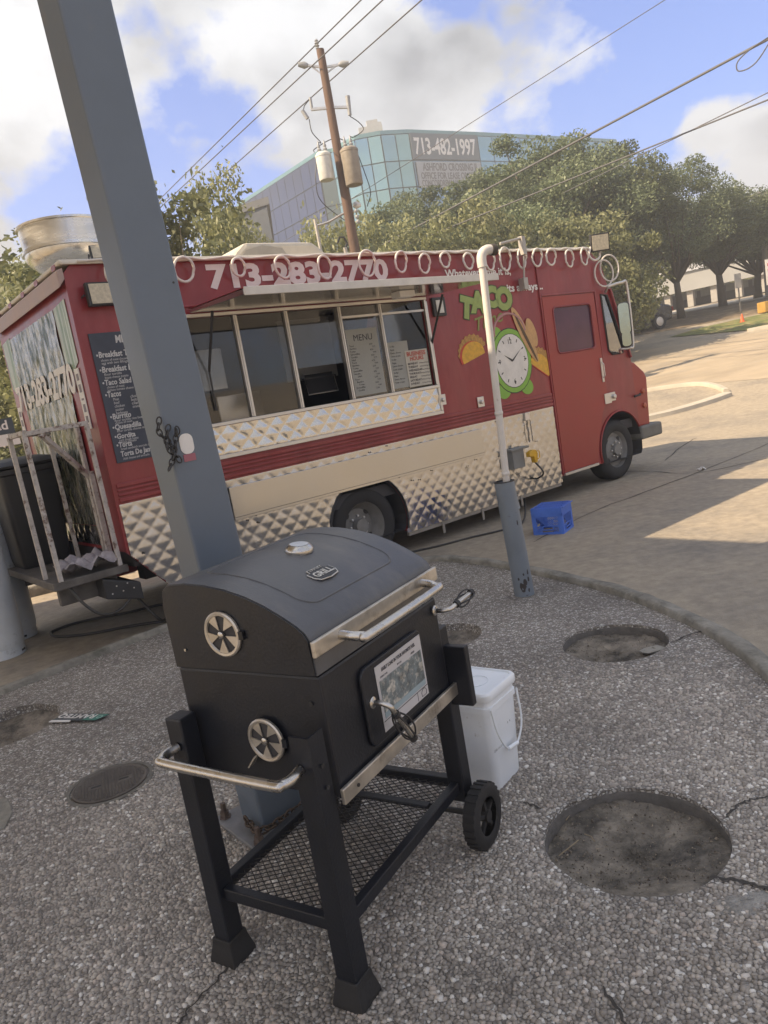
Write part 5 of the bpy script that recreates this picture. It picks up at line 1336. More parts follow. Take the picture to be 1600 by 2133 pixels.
# rag on the platform
q = random.Random(12); mb = MB(); n = 12
for i in range(n):
    for j in range(n): mb.v.append(((i / n - .5) * .42, (j / n - .5) * .42, .02 + .05 * math.sin(i * 1.1) * math.cos(j * .9) + q.uniform(0, .04)))
for i in range(n - 1):
    for j in range(n - 1): mb.f.append((i * n + j, i * n + j + 1, (i + 1) * n + j + 1, (i + 1) * n + j))
rag = mb.build('rag', mat('dirty_rag', (0.33, 0.31, 0.33), .9, var=.5, vs=9), smooth=180, loc=tl(-.24, .25, .70)); rag.rotation_euler.z = PSI
tag(rag, 'crumpled dirty grey rag on the truck rear platform', 'rag')
M_HOSE = mat('hose_black', (0.045, 0.043, 0.04), .6, var=.2, vs=8)
def gl(lst, z): return [G(x, y, 0) + Vector((0, 0, z)) for x, y in lst]
tag(MB().tube(catmull([tl(.1, .5, .40)] + [tl(.25, .3, .08)] + gl([(345, 1262), (270, 1278), (170, 1298), (115, 1316), (108, 1324), (125, 1329), (190, 1323), (280, 1306), (360, 1296), (450, 1292)], .014), 8), .0125, 8).build('gas_hose', M_HOSE, smooth=180), 'black gas hose looped on the lot behind the truck rear', 'hose')
tag(MB().tube(catmull([tl(-.45, .1, .62), tl(-.40, -.02, .47), tl(-.30, -.05, .36), tl(-.15, 0, .34), tl(.0, .05, .42)], 8), .011, 8).build('hanging_hose', M_HOSE, smooth=180), 'black hose drooping under the truck rear platform', 'hose')
pl = tl(4.60, -.17, .665)
plug = thing('power_plug', 'yellow right-angle power plug in the grey inlet on the truck skirt', 'plug', pl, PSI)
M_YEL = mat('plug_yellow', (0.62, 0.36, 0.02), .45, var=.1)
MB().prism([(-.09, .03), (-.02, .05), (.03, .04), (.05, .0), (.03, -.10), (-.01, -.10), (-.02, -.03), (-.09, -.02)], -.03, .03).build('plug_body', M_YEL, plug, bevel=.008)
MB().tube([(.03, -.045, .03), (.055, -.045, .02), (.05, -.045, -.05), (.02, -.045, -.06)], .006, 6).build('plug_grip', M_YEL, plug, smooth=50)
cb = [pl + TD * .01 + Vector((0, 0, -.09)), pl + TD * .06 + TN * -.05 + Vector((0, 0, -.25)), G(1097, 1050) + Vector((0, 0, .22)), G(1096, 1075) + Vector((0, 0, .05))] + gl([(1083, 1095), (1040, 1108), (980, 1122), (920, 1138), (880, 1147), (800, 1165), (700, 1185)], .012)
tag(MB().tube(catmull(cb, 8), .0105, 8).build('power_cable', M_HOSE, smooth=180), 'black power cable hanging from the yellow plug and trailing over the lot', 'cable')
# ================================================================== BEYOND THE TRUCK
# ---- trees
def leaf_material(name, c0, c1):
    M = bpy.data.materials.new(name); M.use_nodes = True
    t = M.node_tree; N = t.nodes; L = t.links; b = N['Principled BSDF']
    a = N.new('ShaderNodeAttribute'); a.attribute_name = 'tone'
    mx_ = N.new('ShaderNodeMix'); mx_.data_type = 'RGBA'; mx_.inputs[6].default_value = (*c0, 1); mx_.inputs[7].default_value = (*c1, 1)
    L.new(a.outputs['Fac'], mx_.inputs['Factor'])
    oi = N.new('ShaderNodeObjectInfo'); mr = N.new('ShaderNodeMapRange'); mr.inputs[3].default_value, mr.inputs[4].default_value = .8, 1.25
    L.new(oi.outputs['Random'], mr.inputs[0])
    vm = N.new('ShaderNodeVectorMath'); vm.operation = 'SCALE'; L.new(mx_.outputs[2], vm.inputs[0]); L.new(mr.outputs[0], vm.inputs['Scale'])
    L.new(vm.outputs[0], b.inputs['Base Color']); b.inputs['Roughness'].default_value = .55
    tr = N.new('ShaderNodeBsdfTranslucent'); L.new(vm.outputs[0], tr.inputs[0])
    ms = N.new('ShaderNodeMixShader'); ms.inputs[0].default_value = .35
    L.new(b.outputs[0], ms.inputs[1]); L.new(tr.outputs[0], ms.inputs[2]); L.new(ms.outputs[0], N['Material Output'].inputs[0])
    return M
M_LF1 = leaf_material('oak_leaf', (0.08, 0.108, 0.052), (0.20, 0.238, 0.13))
M_LF2 = leaf_material('shrub_leaf', (0.11, 0.13, 0.05), (0.28, 0.285, 0.14))
M_BARK = mat('bark', (0.11, 0.09, 0.07), .9, var=.3, vs=8, bump=.8, bs=25, stretch=(4, 4, 1))
def crown_mesh(seed, rx, rz, n_cl, n_lf, cl_r, leaf, zc, ragged=.16, column=False):
    rs = np.random.RandomState(seed)
    d = rs.normal(size=(n_cl, 3)); d /= np.linalg.norm(d, axis=1)[:, None]
    rad = rs.uniform(.35, 1.0, n_cl) ** .5 * (1 + rs.uniform(-ragged, ragged, n_cl))
    C = d * rad[:, None] * np.array([rx, rx, rz]); C[:, 2] = C[:, 2] * np.where(C[:, 2] < 0, .75, 1) + zc
    w = rs.randint(0, n_cl, n_lf)
    sz = cl_r * rs.uniform(.6, 1.3, n_cl)
    off = rs.normal(size=(n_lf, 3)); off *= (rs.rand(n_lf, 1) ** .4) / np.linalg.norm(off, axis=1)[:, None]
    P = C[w] + off * sz[w][:, None] * np.array([1.1, 1.1, .8])
    # twigs poking out
    tw = rs.rand(n_lf) < (.02 if rx < 2 else 0); P[tw] += d[w[tw]] * rs.uniform(0, cl_r * .7, (tw.sum(), 1)) + np.array([0, 0, 1]) * rs.uniform(0, cl_r * .8, (tw.sum(), 1))
    a = rs.normal(size=(n_lf, 3)); a /= np.linalg.norm(a, axis=1)[:, None]
    b = np.cross(a, rs.normal(size=(n_lf, 3))); b /= np.linalg.norm(b, axis=1)[:, None]
    s = leaf * rs.uniform(.6, 1.35, n_lf)[:, None]
    V = np.stack([P - a * s * .5, P + b * s * .28, P + a * s * .5, P - b * s * .28], 1).reshape(-1, 3)
    F = np.arange(n_lf * 4).reshape(-1, 4)
    me = bpy.data.meshes.new('crown')
    me.vertices.add(len(V)); me.vertices.foreach_set('co', V.astype(np.float32).ravel())
    me.loops.add(n_lf * 4); me.loops.foreach_set('vertex_index', F.astype(np.int32).ravel())
    me.polygons.add(n_lf); me.polygons.foreach_set('loop_start', np.arange(n_lf, dtype=np.int32) * 4)
    me.update(calc_edges=True)
    ct = rs.rand(n_cl); tone = np.clip(ct[w] * .55 + rs.rand(n_lf) * .5, 0, 1)
    at_ = me.attributes.new('tone', 'FLOAT', 'POINT'); at_.data.foreach_set('value', np.repeat(tone, 4).astype(np.float32))
    return me, C
def limbs(seed, zc, rx, rz, th, r0, C, fork=2):
    q = random.Random(seed); mb = MB()
    lean_ = Vector((q.uniform(-.3, .3), q.uniform(-.3, .3), 0))
    p1 = Vector((0, 0, th)) + lean_ * .4
    mb.tube([(0, 0, -.3), (lean_.x * .1, lean_.y * .1, th * .5), tuple(p1)], [r0 * 1.35, r0, r0 * .85], 8)
    for k in range(len(C)):
        if k % 3: continue
        c = Vector(C[k]); mid = p1.lerp(c, .5) + Vector((q.uniform(-.2, .2), q.uniform(-.2, .2), q.uniform(-.1, .3)))
        mb.tube([tuple(p1 - Vector((0, 0, .1))), tuple(mid), tuple(c)], [r0 * .5, r0 * .25, r0 * .05], 5)
    return mb
PROTO = {}
def proto(kind):
    if kind in PROTO: return PROTO[kind]
    P = {'oakA': (1, 3.2, 2.9, 90, 42000, .70, .125, 5.0, 1.9, .20), 'oakB': (2, 3.0, 3.0, 80, 40000, .72, .125, 5.2, 2.0, .18), 'oakC': (3, 2.8, 2.7, 70, 34000, .66, .125, 4.9, 2.1, .17),
         'loose': (4, 1.3, 2.2, 46, 6500, .40, .11, 3.2, .8, .07), 'column': (5, .85, 2.4, 44, 9000, .34, .10, 2.9, .5, .06), 'bush': (6, 1.7, 1.8, 46, 15000, .5, .12, 1.9, .3, .07)}[kind]
    sd_, rx, rz, ncl, nlf, clr, lf, zc, th, r0 = P
    me, C = crown_mesh(sd_, rx, rz, ncl, nlf, clr, lf, zc)
    me.materials.append(M_LF1 if kind.startswith('oak') else M_LF2)
    tm = limbs(sd_, zc, rx, rz, th, r0, C)
    tme = bpy.data.meshes.new('trunk'); tme.from_pydata(tm.v, [], tm.f); tme.materials.append(M_BARK)
    tme.polygons.foreach_set('use_smooth', [True] * len(tme.polygons))
    PROTO[kind] = (me, tme, zc + rz * (1.04 if kind.startswith('oak') else .97) + clr * .4, rx)
    return PROTO[kind]
def tree(kind, px, ytop, dist, width, label, group=None, cat='tree', name='tree', zscale=None):
    me, tme, H0, R0 = proto(kind)
    t = at(px, ytop, dist); g = gz(t.x, t.y)
    o = thing(name, label, cat, (t.x, t.y, g), rnd.uniform(0, 6.28), group)
    s = (t.z - g) / H0; w = width / R0
    o.scale = (w, w, s)
    for nm, m_ in (('trunk', tme), ('crown', me)):
        c = bpy.data.objects.new(nm, m_); COL.objects.link(c); c.parent = o
GO_ = 'evergreen oaks beyond the street'
LB = 'dense grey-green oak in the row beyond the street behind the truck'
tree('oakA', 1110, 272, 35, 4.0, 'tallest broad oak rising in front of the teal glass office', GO_)
tree('oakB', 1245, 298, 37, 3.1, 'dense grey-green oak standing behind the truck cab roof', GO_)
tree('oakC', 1000, 340, 34, 2.6, 'grey-green oak standing before the right edge of the lease banner', GO_); tree('oakB', 890, 382, 33, 2.6, 'grey-green oak standing right below the grey lease banner', GO_); tree('oakC', 800, 412, 31, 2.4, 'lower oak between the utility pole and the lease banner', GO_)
tree('oakA', 1170, 330, 42, 3.0, 'oak set back behind the tallest broad oak', GO_); tree('oakC', 1040, 400, 30, 2.6, 'shorter oak standing in front of the tallest broad oak', GO_)
tree('oakB', 1385, 332, 38.5, 2.7, 'round oak with a bare trunk standing at the street edge beside the dark car', GO_)
tree('oakC', 1482, 382, 42, 2.8, 'low oak with a forked trunk at the pavement beyond the street', GO_)
tree('oakA', 1560, 402, 46, 3.0, 'oak beside the floodlight pole beyond the street', GO_)
tree('oakB', 1660, 380, 44, 3.2, 'oak beyond the floodlight pole and roadside sign', GO_); tree('oakC', 1330, 400, 48, 3.0, 'oak set back towards the parking structure behind the dark car', GO_)
GB_ = 'shrubs along the lot behind the truck'
LS = 'bushy olive shrub growing behind the red truck roof'
for px, yt, d, w in ((860, 465, 25, 2.0), (770, 478, 24, 1.9), (690, 490, 24, 1.7), (620, 484, 23, 1.6), (560, 492, 22, 1.5), (960, 450, 26, 2.2), (1060, 440, 27, 2.2), (1150, 450, 28, 2.2), (1235, 470, 28, 2.0)):
    tree('bush', px, yt, d, w, 'bushy olive shrub behind the truck roof, ' + {860: 'right of the utility pole foot', 770: 'at the utility pole foot', 690: 'by the hooked roof vent', 620: 'by the thin roof vent pipe', 560: 'over the roof air conditioner', 960: 'above the serving awning end', 1060: 'beside the white pipe elbow', 1150: 'above the clock picture', 1235: 'above the cab door'}[px], GB_, 'shrub', 'shrub')
tree('column', 440, 368, 17, .72, 'tall narrow upright shrub beside the blue gap in the clouds', None, 'shrub', 'shrub')
tree('column', 486, 430, 18, .6, 'second narrow shrub next to the taller upright one', None, 'shrub', 'shrub')
tree('loose', 335, 338, 14.5, 1.5, 'loose airy tree standing close beside the square steel pole', None)
tree('loose', 268, 400, 15, 1.3, 'thin airy tree half hidden behind the steel pole', None)
tree('loose', 110, 420, 15, 1.6, 'sparse tree rising behind the silver exhaust fan', None)
tree('bush', 395, 440, 16, 1.2, 'leafy shrub low behind the truck roof near the steel pole', None, 'shrub', 'shrub')
tree('loose', 55, 505, 17, 1.5, 'light leafed tree beyond the truck rear corner', None)
for px, yt, d, w, lb in ((20, 600, 21, 2.6, 'sunlit leafy tree just behind the dark roadside board'), (-90, 560, 24, 3.0, 'broad sunlit tree beyond the lawn west of the roadside board'), (110, 560, 26, 2.4, 'leafy tree hidden behind the truck rear wall')):
    tree('bush', px, yt, d, w, lb, 'trees past the truck rear')

# ---- utility pole with transformers
up_ = at(742, 530, 20); ptop = at(667, 103, 20)
base = Vector((up_.x, up_.y, gz(up_.x, up_.y)))
M_WOOD = mat('pole_wood', (0.13, 0.08, 0.058), .85, var=.3, vs=6, bump=.5, bs=40, stretch=(6, 6, .6))
upl = thing('utility_pole', 'brown wooden utility pole carrying transformers and power lines', 'utility pole', base)
pdir = (ptop - base)
def UPt(f, dx=0, dz=0, dy=0): return tuple(pdir * f + Vector((dx, dy, dz)))
MB().tube([(0, 0, 0), UPt(.5), UPt(1)], [.16, .13, .095], 12).build('shaft', M_WOOD, upl, smooth=60)
M_INS = mat('insulator_grey', (0.32, 0.33, 0.34), .4)
def loc_at(x, y): return at(x, y, 20) - base
c = Vector(UPt(1)); 
MB().lathe([(.02, 0), (.05, .03), (.03, .06), (.06, .09), (.03, .12), (.06, .15), (.03, .18), (.05, .21), (.02, .25)], 10, tuple(c + Vector((-.06, 0, .0))), cap=False).build('pin_insulator', M_INS, upl, smooth=50)
a1, a2 = loc_at(638, 136), loc_at(710, 134); mid = loc_at(676, 140); low = loc_at(674, 157)
for e_ in (a1, a2):
    MB().bar(tuple(mid), tuple(e_), .05, .05).build('arm', M_ALU, upl); MB().bar(tuple(low), tuple(mid.lerp(e_, .75)), .035, .035).build('arm_brace', M_ALU, upl)
    dd = (e_ - mid).normalized()
    MB().tube([tuple(e_ - dd * .05), tuple(e_ + dd * .04), tuple(e_ + dd * .20)], [.04, .085, .05], 10).build('insulator', M_INS, upl, smooth=60)
b1, b2, bm_ = loc_at(648, 228), loc_at(727, 223), loc_at(690, 224)
for e_ in (b1, b2): MB().bar(tuple(bm_), tuple(e_), .06, .06).build('arm', M_ALU, upl)
MB().tube([tuple(loc_at(724, 200)), tuple(loc_at(729, 240))], [.06, .045], 8).build('arrester', M_INS, upl, smooth=60)
MB().tube([tuple(loc_at(646, 203)), tuple(loc_at(650, 228))], .035, 8).build('arrester', M_INS, upl, smooth=60)
MB().tube([tuple(loc_at(630, 230)), tuple(loc_at(641, 247))], .05, 8).build('fuse_cutout', M_INS, upl, smooth=60)
MB().tube([tuple(loc_at(646, 205)), tuple(loc_at(634, 220)), tuple(loc_at(632, 230))], .012, 5).build('jumper', M_BLKM, upl)
def can(x, y0, y1, r, M, nm):
    p1, p0 = loc_at(x - 8 * 0, y0), loc_at(x + (y1 - y0) * .17, y1)
    h = (p1 - p0).length; z0 = p0.z
    cx = (p0.x + p1.x) / 2; cy = p0.y - .28
    t_ = MB().lathe([(r * .93, 0), (r, .03), (r, h - .06), (r * 1.05, h - .05), (r * 1.05, h), (r * .8, h + .05), (.0, h + .07)], 24, (cx, cy, z0)).build(nm, M, upl, smooth=40)
    for dx in (-.07, .08):
        MB().lathe([(.045, 0), (.06, .03), (.035, .06), (.055, .09), (.03, .13), (.045, .16), (.02, .24), (.01, .30)], 10, (cx + dx, cy, z0 + h + .04), cap=False).build('bushing', M_INS, t_, smooth=50)
    MB().bar((cx, cy + r, z0 + h * .7), (cx, .0 + p0.y, z0 + h * .7), .10, .06).build('hanger', M_BLKM, t_); MB().bar((cx, cy + r, z0 + h * .25), (cx, p0.y, z0 + h * .25), .10, .06).build('hanger', M_BLKM, t_)
    return Vector((cx, cy, z0 + h))
ca = can(674, 330, 382, .19, mat('transformer_white', (0.62, 0.62, 0.58), .4), 'transformer')
cb_ = can(727, 320, 392, .22, mat('transformer_tan', (0.27, 0.235, 0.19), .5, var=.2), 'transformer')
def jumper(pts, r=.012): MB().tube(catmull([tuple(p) for p in pts], 6), r, 5).build('jumper', M_BLKM, upl)
jumper([loc_at(644, 248), loc_at(650, 275), loc_at(668, 296), ca + Vector((-.05, 0, .3))]); jumper([loc_at(729, 242), loc_at(748, 255), loc_at(757, 270), loc_at(738, 285), cb_ + Vector((.1, 0, .3))])
jumper([ca + Vector((-.2, 0, .1)), loc_at(656, 310), loc_at(690, 290), loc_at(715, 292), loc_at(724, 315)])
jumper([loc_at(660, 330), loc_at(658, 380), loc_at(670, 420), loc_at(720, 460), loc_at(738, 470)]); jumper([loc_at(745, 320), loc_at(760, 360), loc_at(772, 400), loc_at(765, 430)])
for y_ in (432, 446, 458, 468): MB().lathe([(.03, 0), (.05, .03), (.05, .06), (.03, .09)], 8, tuple(loc_at(738 + (y_ - 430) * .18 - 3, y_) + Vector((.06, -.1, 0)))).build('spool_insulator', M_INS, upl)
lb_ = loc_at(735, 430); le_ = loc_at(690, 448)
sl_ = MB().tube(catmull([tuple(loc_at(738, 440)), tuple(loc_at(715, 445)), tuple(loc_at(685, 462)), tuple(loc_at(660, 470))], 5), .03, 6).build('lamp_arm', M_ALU, upl, smooth=60)
MB().tube([tuple(loc_at(735, 428)), tuple(loc_at(742, 427)), tuple(loc_at(752, 427))], [.04, .10, .04], 8).build('lamp_head', M_WHITE, upl, smooth=60)
# ---- overhead lines
def zline(a, b, z0, z1, r, name, label, ext=(0.0, .25), sag=.0, group=None):
    da, db = ray(*a), ray(*b)
    A = EYE + da * ((z0 - CAM_H) / da.z); B = EYE + db * ((z1 - CAM_H) / db.z); v = B - A
    A2, B2 = A - v * ext[0], B + v * ext[1]
    P = [A2.lerp(B2, k / 16) - Vector((0, 0, sag * 4 * (k / 16) * (1 - k / 16))) for k in range(17)]
    o = MB().tube(P, r, 5).build(name, M_CABL, smooth=180)
    return tag(o, label, 'power line', group)
M_CABL = mat('cable_grey', (0.10, 0.10, 0.105), .6)
GW = 'thin wires running over the utility pole top'
ztop = ptop.z
for a, b, dz in (((360, 388), (750, 2), .2), ((366, 402), (795, 2), -.35), ((366, 452), (876, 2), -.4)):
    zline(a, b, ztop + dz, ztop + dz, .016, 'power_line', 'thin dark wire running over the top of the utility pole', (.15, .4), 0, GW)
zline((775, 522), (1600, 82), 6.9, 7.4, .030, 'power_line', 'thick twisted overhead cable crossing in front of the oaks', (.2, .5))
zline((760, 545), (1600, 208), 6.2, 6.6, .020, 'power_line', 'lower overhead cable crossing in front of the oaks', (.1, .5))
zline((1290, 345), (1600, 193), 7.0, 7.2, .014, 'power_line', 'thin wire just above the lower overhead cable', (.5, .5))
zline((600, 498), (1380, 3), 7.5, 8.2, .009, 'power_line', 'very thin wire crossing in front of the teal office', (.1, .4))
MB_ = MB().tube(catmull([at(1600, 78, 13.5), at(1560, 105, 13.5), at(1536, 130, 13.5), at(1540, 148, 13.5), at(1575, 130, 13.4), at(1620, 60, 13.3)], 6), .010, 5).build('cable_loop', M_CABL, smooth=180)
tag(MB_, 'loop of spare cable hanging from the thick overhead cable', 'cable')

# ---- office building of teal glass
def facet_glass(name, c, rough=.06, metal=.85): return mat(name, c, rough, metal, var=.16, vs=.12, bump=.02, bs=.3)
M_TEAL = facet_glass('teal_glass', (0.27, 0.44, 0.44)); M_BLUEG = facet_glass('blue_glass', (0.17, 0.29, 0.38)); M_PURP = facet_glass('violet_glass', (0.095, 0.105, 0.13)); M_MULL = mat('mullion_dark', (0.06, 0.10, 0.11), .5)
off = thing('office_building', 'teal mirror-glass office block with lease banner behind the oaks', 'building', (0, 0, 0))
RZ = at(850, 276, 80).z; ROW = 2.55; NROW = 5
def roofpt(x, y):
    d = ray(x, y); t = (RZ - CAM_H) / d.z; p = EYE + d * t; return Vector((p.x, p.y, 0))
PLAN = [roofpt(492, 432), roofpt(660, 322), roofpt(690, 316), roofpt(738, 289), roofpt(792, 279), roofpt(850, 276), roofpt(992, 281), roofpt(1286, 296)]
FACM = [M_PURP, M_MULL, M_TEAL, M_TEAL, M_TEAL, M_BLUEG, M_TEAL]
NCOL = [11, 1, 2, 2, 2, 5, 11]
back = [PLAN[-1] + Vector((12, 25, 0)), PLAN[0] + Vector((-5, 30, 0))]
core = [(p.x, p.y) for p in PLAN] + [(p.x, p.y) for p in back]
def inset2(poly, d):
    c_ = Vector((sum(p[0] for p in poly) / len(poly), sum(p[1] for p in poly) / len(poly))); return [tuple(Vector(p) + (c_ - Vector(p)).normalized() * d) for p in poly]
MB().prism(inset2(core, .35), 3.0, RZ - .1, 'xy').build('core', M_MULL, off)
MB().prism(inset2(core, .1), RZ - .02, RZ + .35, 'xy').build('parapet', mat('parapet_teal', (0.16, 0.30, 0.30), .35, .6), off)
q = random.Random(31)
for f in range(7):
    A, B = PLAN[f], PLAN[f + 1]; v = B - A; n = NCOL[f]; wlen = v.length / n; dn = v.normalized(); nr = Vector((dn.y, -dn.x, 0))
    if nr.dot(-A) < 0: nr = -nr
    ang = math.atan2(dn.y, dn.x)
    mb = MB(); mb.box(-wlen / 2 + .05, wlen / 2 - .05, -.05, .05, -ROW / 2 + .05, ROW / 2 - .05)
    tmpl = mb.build('pane', FACM[f], off)
    first = True
    for r in range(NROW):
        for c_ in range(n):
            o = tmpl if first else tmpl.copy()
            if not first: COL.objects.link(o)
            first = False
            p = A + v * ((c_ + .5) / n); o.location = (p.x + nr.x * .05, p.y + nr.y * .05, RZ - ROW * (r + .5) - .12)
            o.rotation_euler = (q.uniform(-.012, .012), q.uniform(-.004, .004), ang + q.uniform(-.012, .012))
    mb = MB(); zt = RZ - ROW * NROW - .14
    mb.add([(A.x, A.y, 3), (B.x, B.y, 3), (B.x, B.y, zt), (A.x, A.y, zt)], [(0, 1, 2, 3)]); mb.build('lower_glazing', FACM[f], off)
# slanting rooftop strip over the west wing, roof plant, banner
A, B = PLAN[5], PLAN[6]; dn = (B - A).normalized(); nr = Vector((dn.y, -dn.x, 0)); nr = nr if nr.dot(-A) > 0 else -nr
M_BAN1 = mat('banner_dark', (0.10, 0.125, 0.15), .6); M_BAN2 = mat('banner_grey', (0.33, 0.35, 0.37), .6)
Lb = (B - A).length
def banner(f0, f1, z0, z1, M):
    p0, p1 = A + (B - A) * f0 + nr * .22, A + (B - A) * f1 + nr * .22; mb = MB(); mb.bar((p0.x, p0.y, (z0 + z1) / 2), (p1.x, p1.y, (z0 + z1) / 2), .06, z1 - z0); return mb.build('banner', M, off)
banner(.0, .98, RZ - 2.62, RZ - .1, M_BAN1); banner(.03, .98, RZ - 5.35, RZ - 2.85, M_BAN2)
BR = (tuple(dn), (0, 0, 1), tuple(nr))
def btext(s, f, z, size, width, M, b=0): p = A + (B - A) * f + nr * .27; text(s, size, M, off, (p.x, p.y, z), BR, width=width * Lb, bold=b, extrude=.01)
btext('713-482-1997', .04, RZ - 2.1, 2.2, .90, M_WHITE, .05)
M_BT = mat('banner_text', (0.09, 0.09, 0.10), .6)
btext('ASHFORD CROSSING II', .11, RZ - 3.72, 1.05, .80, M_BT, .015); btext('OFFICE FOR LEASE OR SHARE', .07, RZ - 4.52, .9, .90, M_BT, .015); btext('CONCORDREMANAGEMENT.COM', .07, RZ - 5.25, .9, .90, M_BT, .015)
for (x, y, w, h) in ((757, 268, 1.1, 1.8), (774, 253, 1.2, 2.7), (784, 258, 1.0, 2.2), (793, 262, .25, 2.0)):
    p = at(x, y, 86); MB().box(p.x - w / 2, p.x + w / 2, p.y - .5, p.y + .5, p.z - h - 2, p.z).build('roof_plant', mat('plant_grey', (0.40, 0.39, 0.38), .6), off)
dk = thing('dark_annex', 'low dark flat-roofed block in front of the violet glass wing', 'building', (0, 0, 0))
pa, pb_ = at(455, 462, 45), at(560, 455, 43)
mb = MB(); mb.prism([(pa.x, pa.y), (pb_.x, pb_.y), (pb_.x * 1.2, pb_.y * 1.2), (pa.x * 1.2, pa.y * 1.2)], 2.0, pa.z, 'xy'); mb.build('wall', mat('annex_dark', (0.035, 0.045, 0.06), .4), dk)
mb = MB(); mb.prism([(pa.x - .2, pa.y - .2), (pb_.x + .2, pb_.y - .2), (pb_.x * 1.2 + .1, pb_.y * 1.2), (pa.x * 1.2 - .1, pa.y * 1.2)], pa.z + .002, pa.z + .4, 'xy'); mb.build('roof_edge', mat('annex_edge', (0.05, 0.055, 0.065), .5), dk)

# ---- parking structure beyond the oaks
gar = thing('parking_deck', 'long low parking structure with pale fascia beyond the oaks', 'building', (0, 0, 0))
g0, g1 = at(1255, 640, 66), at(1900, 545, 60)
zb = gz(g0.x, g0.y) - .1
gv = (g1 - g0); gv.z = 0; Lg = gv.length; gd_ = gv.normalized(); ga = math.atan2(gd_.y, gd_.x)
gar.location = (g0.x, g0.y, zb); gar.rotation_euler.z = ga
ztf = at(1400, 606, 65).z - zb; zbf = at(1400, 646, 65).z - zb
zbf = max(zbf, 1.2); ztf = max(ztf, zbf + 1.4)
MB().box(0, Lg, 0, .25, zbf, ztf).build('fascia', mat('fascia_grey', (0.30, 0.305, 0.305), .7, var=.1, vs=.4), gar)
MB().box(0, Lg, 2.5, 2.7, 0, zbf - .002).build('back_wall', mat('deck_brown', (0.085, 0.07, 0.06), .8), gar)
MB().add([(0, -.2, ztf + .003), (Lg, -.2, ztf + .003), (Lg, 9, ztf + 1.6), (0, 9, ztf + 1.6)], [(0, 1, 2, 3)]).build('roof', mat('deck_roof', (0.45, 0.44, 0.42), .6), gar)
for k in range(12):
    x = 1.5 + k * Lg / 12; MB().box(x, x + .45, .3, .75, 0, zbf - .002).build('column', mat('deck_column', (0.36, 0.345, 0.32), .8), gar)
for k in range(10):
    x = 3.2 + k * Lg / 11; MB().box(x, x + 1.6, 2.46, 2.49, .7, 1.25).build('window', mat('deck_window', (0.22, 0.22, 0.20), .4), gar)
fen = thing('far_trees', 'yellow-green sunlit trees seen above the parking structure', 'trees')
bpy.data.objects.remove(fen)
for px, yt, w in ((1310, 560, 4.2), (1440, 552, 4.0), (1560, 540, 4.0), (1680, 520, 4.0)):
    tree('bush', px, yt, 88, w, 'sunlit yellow-green tree beyond the parking structure', 'trees beyond the parking structure')

# ---- dark parked car
cp = GT(1298, 700)
car = thing('parked_car', 'black car parked under the oaks at the street edge', 'car', cp + Vector((0, 0, .012)), PSI - .35)
M_CAR = mat('car_black', (0.018, 0.018, 0.02), .25, var=.1, coat=.6); M_CGL = mat('car_glass', (0.03, 0.035, 0.04), .08)
prf = [(-2.0, .35), (-2.05, .75), (-1.95, .95), (-1.1, 1.02), (-.55, 1.42), (.75, 1.45), (1.55, 1.05), (2.0, .98), (2.08, .7), (2.0, .35)]
MB().prism(prf, -.85, .85).build('body', M_CAR, car, bevel=.09)
MB().prism([(-1.02, 1.03), (-.55, 1.37), (.72, 1.40), (1.40, 1.05)], -.858, .858).build('side_windows', M_CGL, car)
MB().add([(1.50, -.7, 1.09), (1.50, .7, 1.09), (.80, .65, 1.45), (.80, -.65, 1.45)], [(0, 1, 2, 3)]).build('rear_window', M_CGL, car)
for x in (-1.3, 1.3):
    for y in (-.80, .80):
        w_ = MB().lathe([(.2, -.1), (.31, -.1), (.33, -.06), (.33, .06), (.31, .1), (.2, .1)], 24, (x, y, .33), 'y', cap=False).build('wheel', M_BLACK, car, smooth=40)
        MB().lathe([(.2, -.08), (.05, -.09), (.0, -.09)], 16, (x, y, .33), 'y', cap=False).build('rim', M_ALU, w_); MB().lathe([(.2, .08), (.05, .09), (.0, .09)], 16, (x, y, .33), 'y', cap=False).build('rim', M_ALU, w_)
for y in (-.7, .7):
    MB().box(-2.09, -2.0, y - .15, y + .15, .68, .80).build('headlight', M_WHITE, car); MB().box(2.03, 2.09, y - .15, y + .15, .70, .88).build('tail_light', mat('tail_red', (0.3, 0.02, 0.02), .3), car)

# ---- floodlight pole, signs, cone at the street
fp = at(1583, 400, 43)
flp = thing('floodlight_pole', 'grey floodlight pole with box lamps among the far oaks', 'light pole', (fp.x, fp.y, gz(fp.x, fp.y)))
hz_ = fp.z - gz(fp.x, fp.y)
MB().tube([(0, 0, 0), (0, 0, hz_)], [.16, .11], 10).build('shaft', mat('flood_pole_grey', (0.24, 0.225, 0.205), .6), flp, smooth=60)
for dx, dz, t in ((-.5, -.25, .3), (.45, -.2, -.3), (-.3, -1.6, -.5), (.25, -1.65, .5)): MB().bar((dx - .32, -.15, dz), (dx + .32, -.15, dz + t * .4), .30, .22).build('lamp_box', MATS['flood_pole_grey'], flp, loc=(0, 0, hz_))
sg = GT(1543, 650); sgn_post = thing('street_sign', 'small grey sign on a thin post at the pavement', 'sign', sg)
MB().tube([(0, 0, 0), (0, 0, 1.55)], .03, 6).build('post', MATS['flood_pole_grey'], sgn_post); MB().box(-.14, .14, -.03, -.01, 1.0, 1.6).build('panel', mat('sign_back', (0.36, 0.35, 0.33), .6), sgn_post)
rs_ = GT(1626, 640); rsn = thing('lease_sign', 'red and white roadside sign at the far pavement', 'sign', rs_)
for x in (-.35, .35): MB().box(x - .04, x + .04, -.04, .04, 0, 1.1).build('post', M_WHITE, rsn)
MB().box(-.5, .5, -.06, -.041, .95, 1.95).build('panel', M_WHITE, rsn)
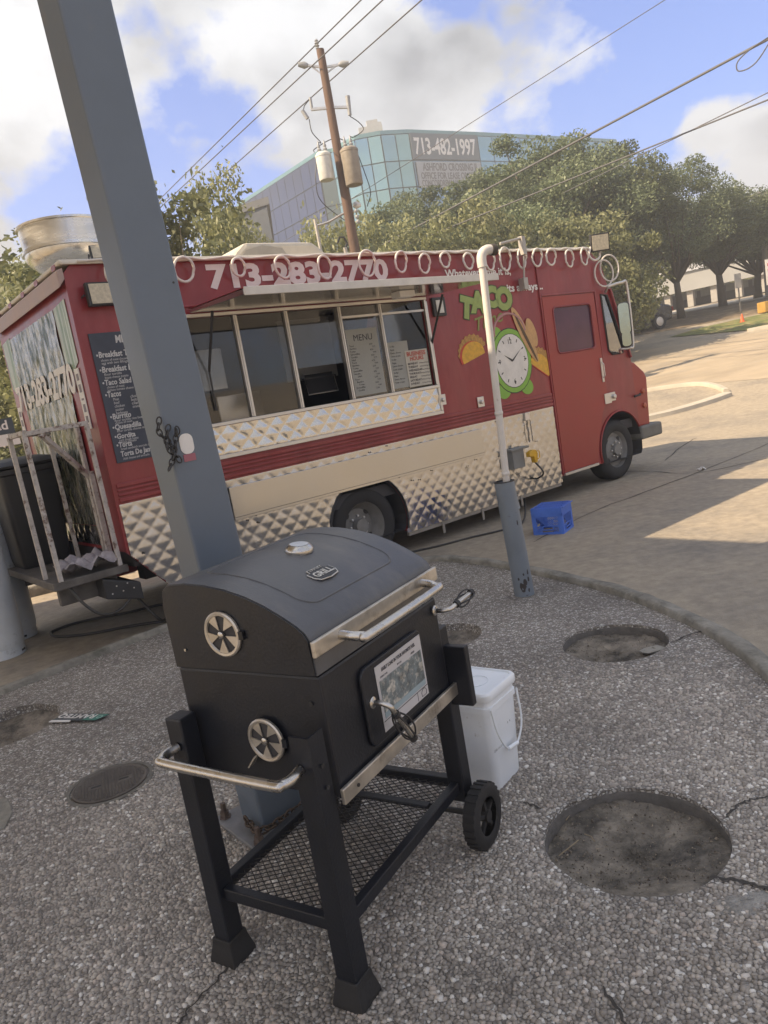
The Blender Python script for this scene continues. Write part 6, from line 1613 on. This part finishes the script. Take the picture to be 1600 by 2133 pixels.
for z, h in ((1.68, .12), (1.48, .10), (1.05, .22)): MB().box(-.42, .42, -.066, -.061, z, z + h).build('print', mat('sign_redprint', (0.45, 0.08, 0.07), .6, var=.5, vs=12), rsn)
yl = GT(1612, 648); ybx = thing('yellow_block', 'yellow painted concrete block by the roadside sign', 'block', yl)
MB().box(-.5, .5, -.3, .3, 0, .42).build('block', mat('block_yellow', (0.45, 0.27, 0.06), .7, var=.2, vs=3), ybx, bevel=.03)
cn = GT(1547, 672); cone = thing('traffic_cone', 'small orange traffic cone on the street by the grass verge', 'traffic cone', cn)
M_OR = mat('cone_orange', (0.75, 0.13, 0.03), .5)
MB().box(-.11, .11, -.11, .11, 0, .03).build('base', M_OR, cone); MB().lathe([(.085, .03), (.02, .32), (.0, .325)], 14, cap=False).build('cone', M_OR, cone, smooth=50)
# ---- dark board sign past the truck rear
sp_ = at(8, 905, 12.5); sp_.z = gz(sp_.x, sp_.y)
bs_ = thing('roadside_board', 'dark blue-grey board sign with white words past the truck rear', 'sign', sp_, .35)
z0 = at(8, 930, 12.5).z - sp_.z; z1 = at(8, 872, 12.5).z - sp_.z; zl = at(8, 905, 12.5).z - sp_.z
MB().box(-.62, .16, -.03, .0, zl, z1).build('panel', mat('board_slate', (0.055, 0.07, 0.085), .6), bs_); MB().box(-.62, .20, -.035, -.002, z0, zl - .004).build('panel', M_WHITE, bs_)
for x in (-.5, .05): MB().box(x - .03, x + .03, .004, .05, 0, z1).build('post', M_WHITE, bs_)
text('road', .19, M_WHITE, bs_, (-.27, -.0315, zl + .07), SIDE, bold=.004)
# ---- thin haze volume, added to veil and lift the distant tones
hz_m = bpy.data.materials.new('haze'); hz_m.use_nodes = True
N = hz_m.node_tree.nodes; N.remove(N['Principled BSDF'])
pv = N.new('ShaderNodeVolumePrincipled'); pv.inputs['Color'].default_value = (0.93, 0.94, 0.95, 1); pv.inputs['Density'].default_value = 0.0042; pv.inputs['Anisotropy'].default_value = 0.2
hz_m.node_tree.links.new(pv.outputs[0], N['Material Output'].inputs['Volume'])
MB().box(-410, 410, -410, 410, -1.2, 45).build('haze', hz_m, kind='stuff')
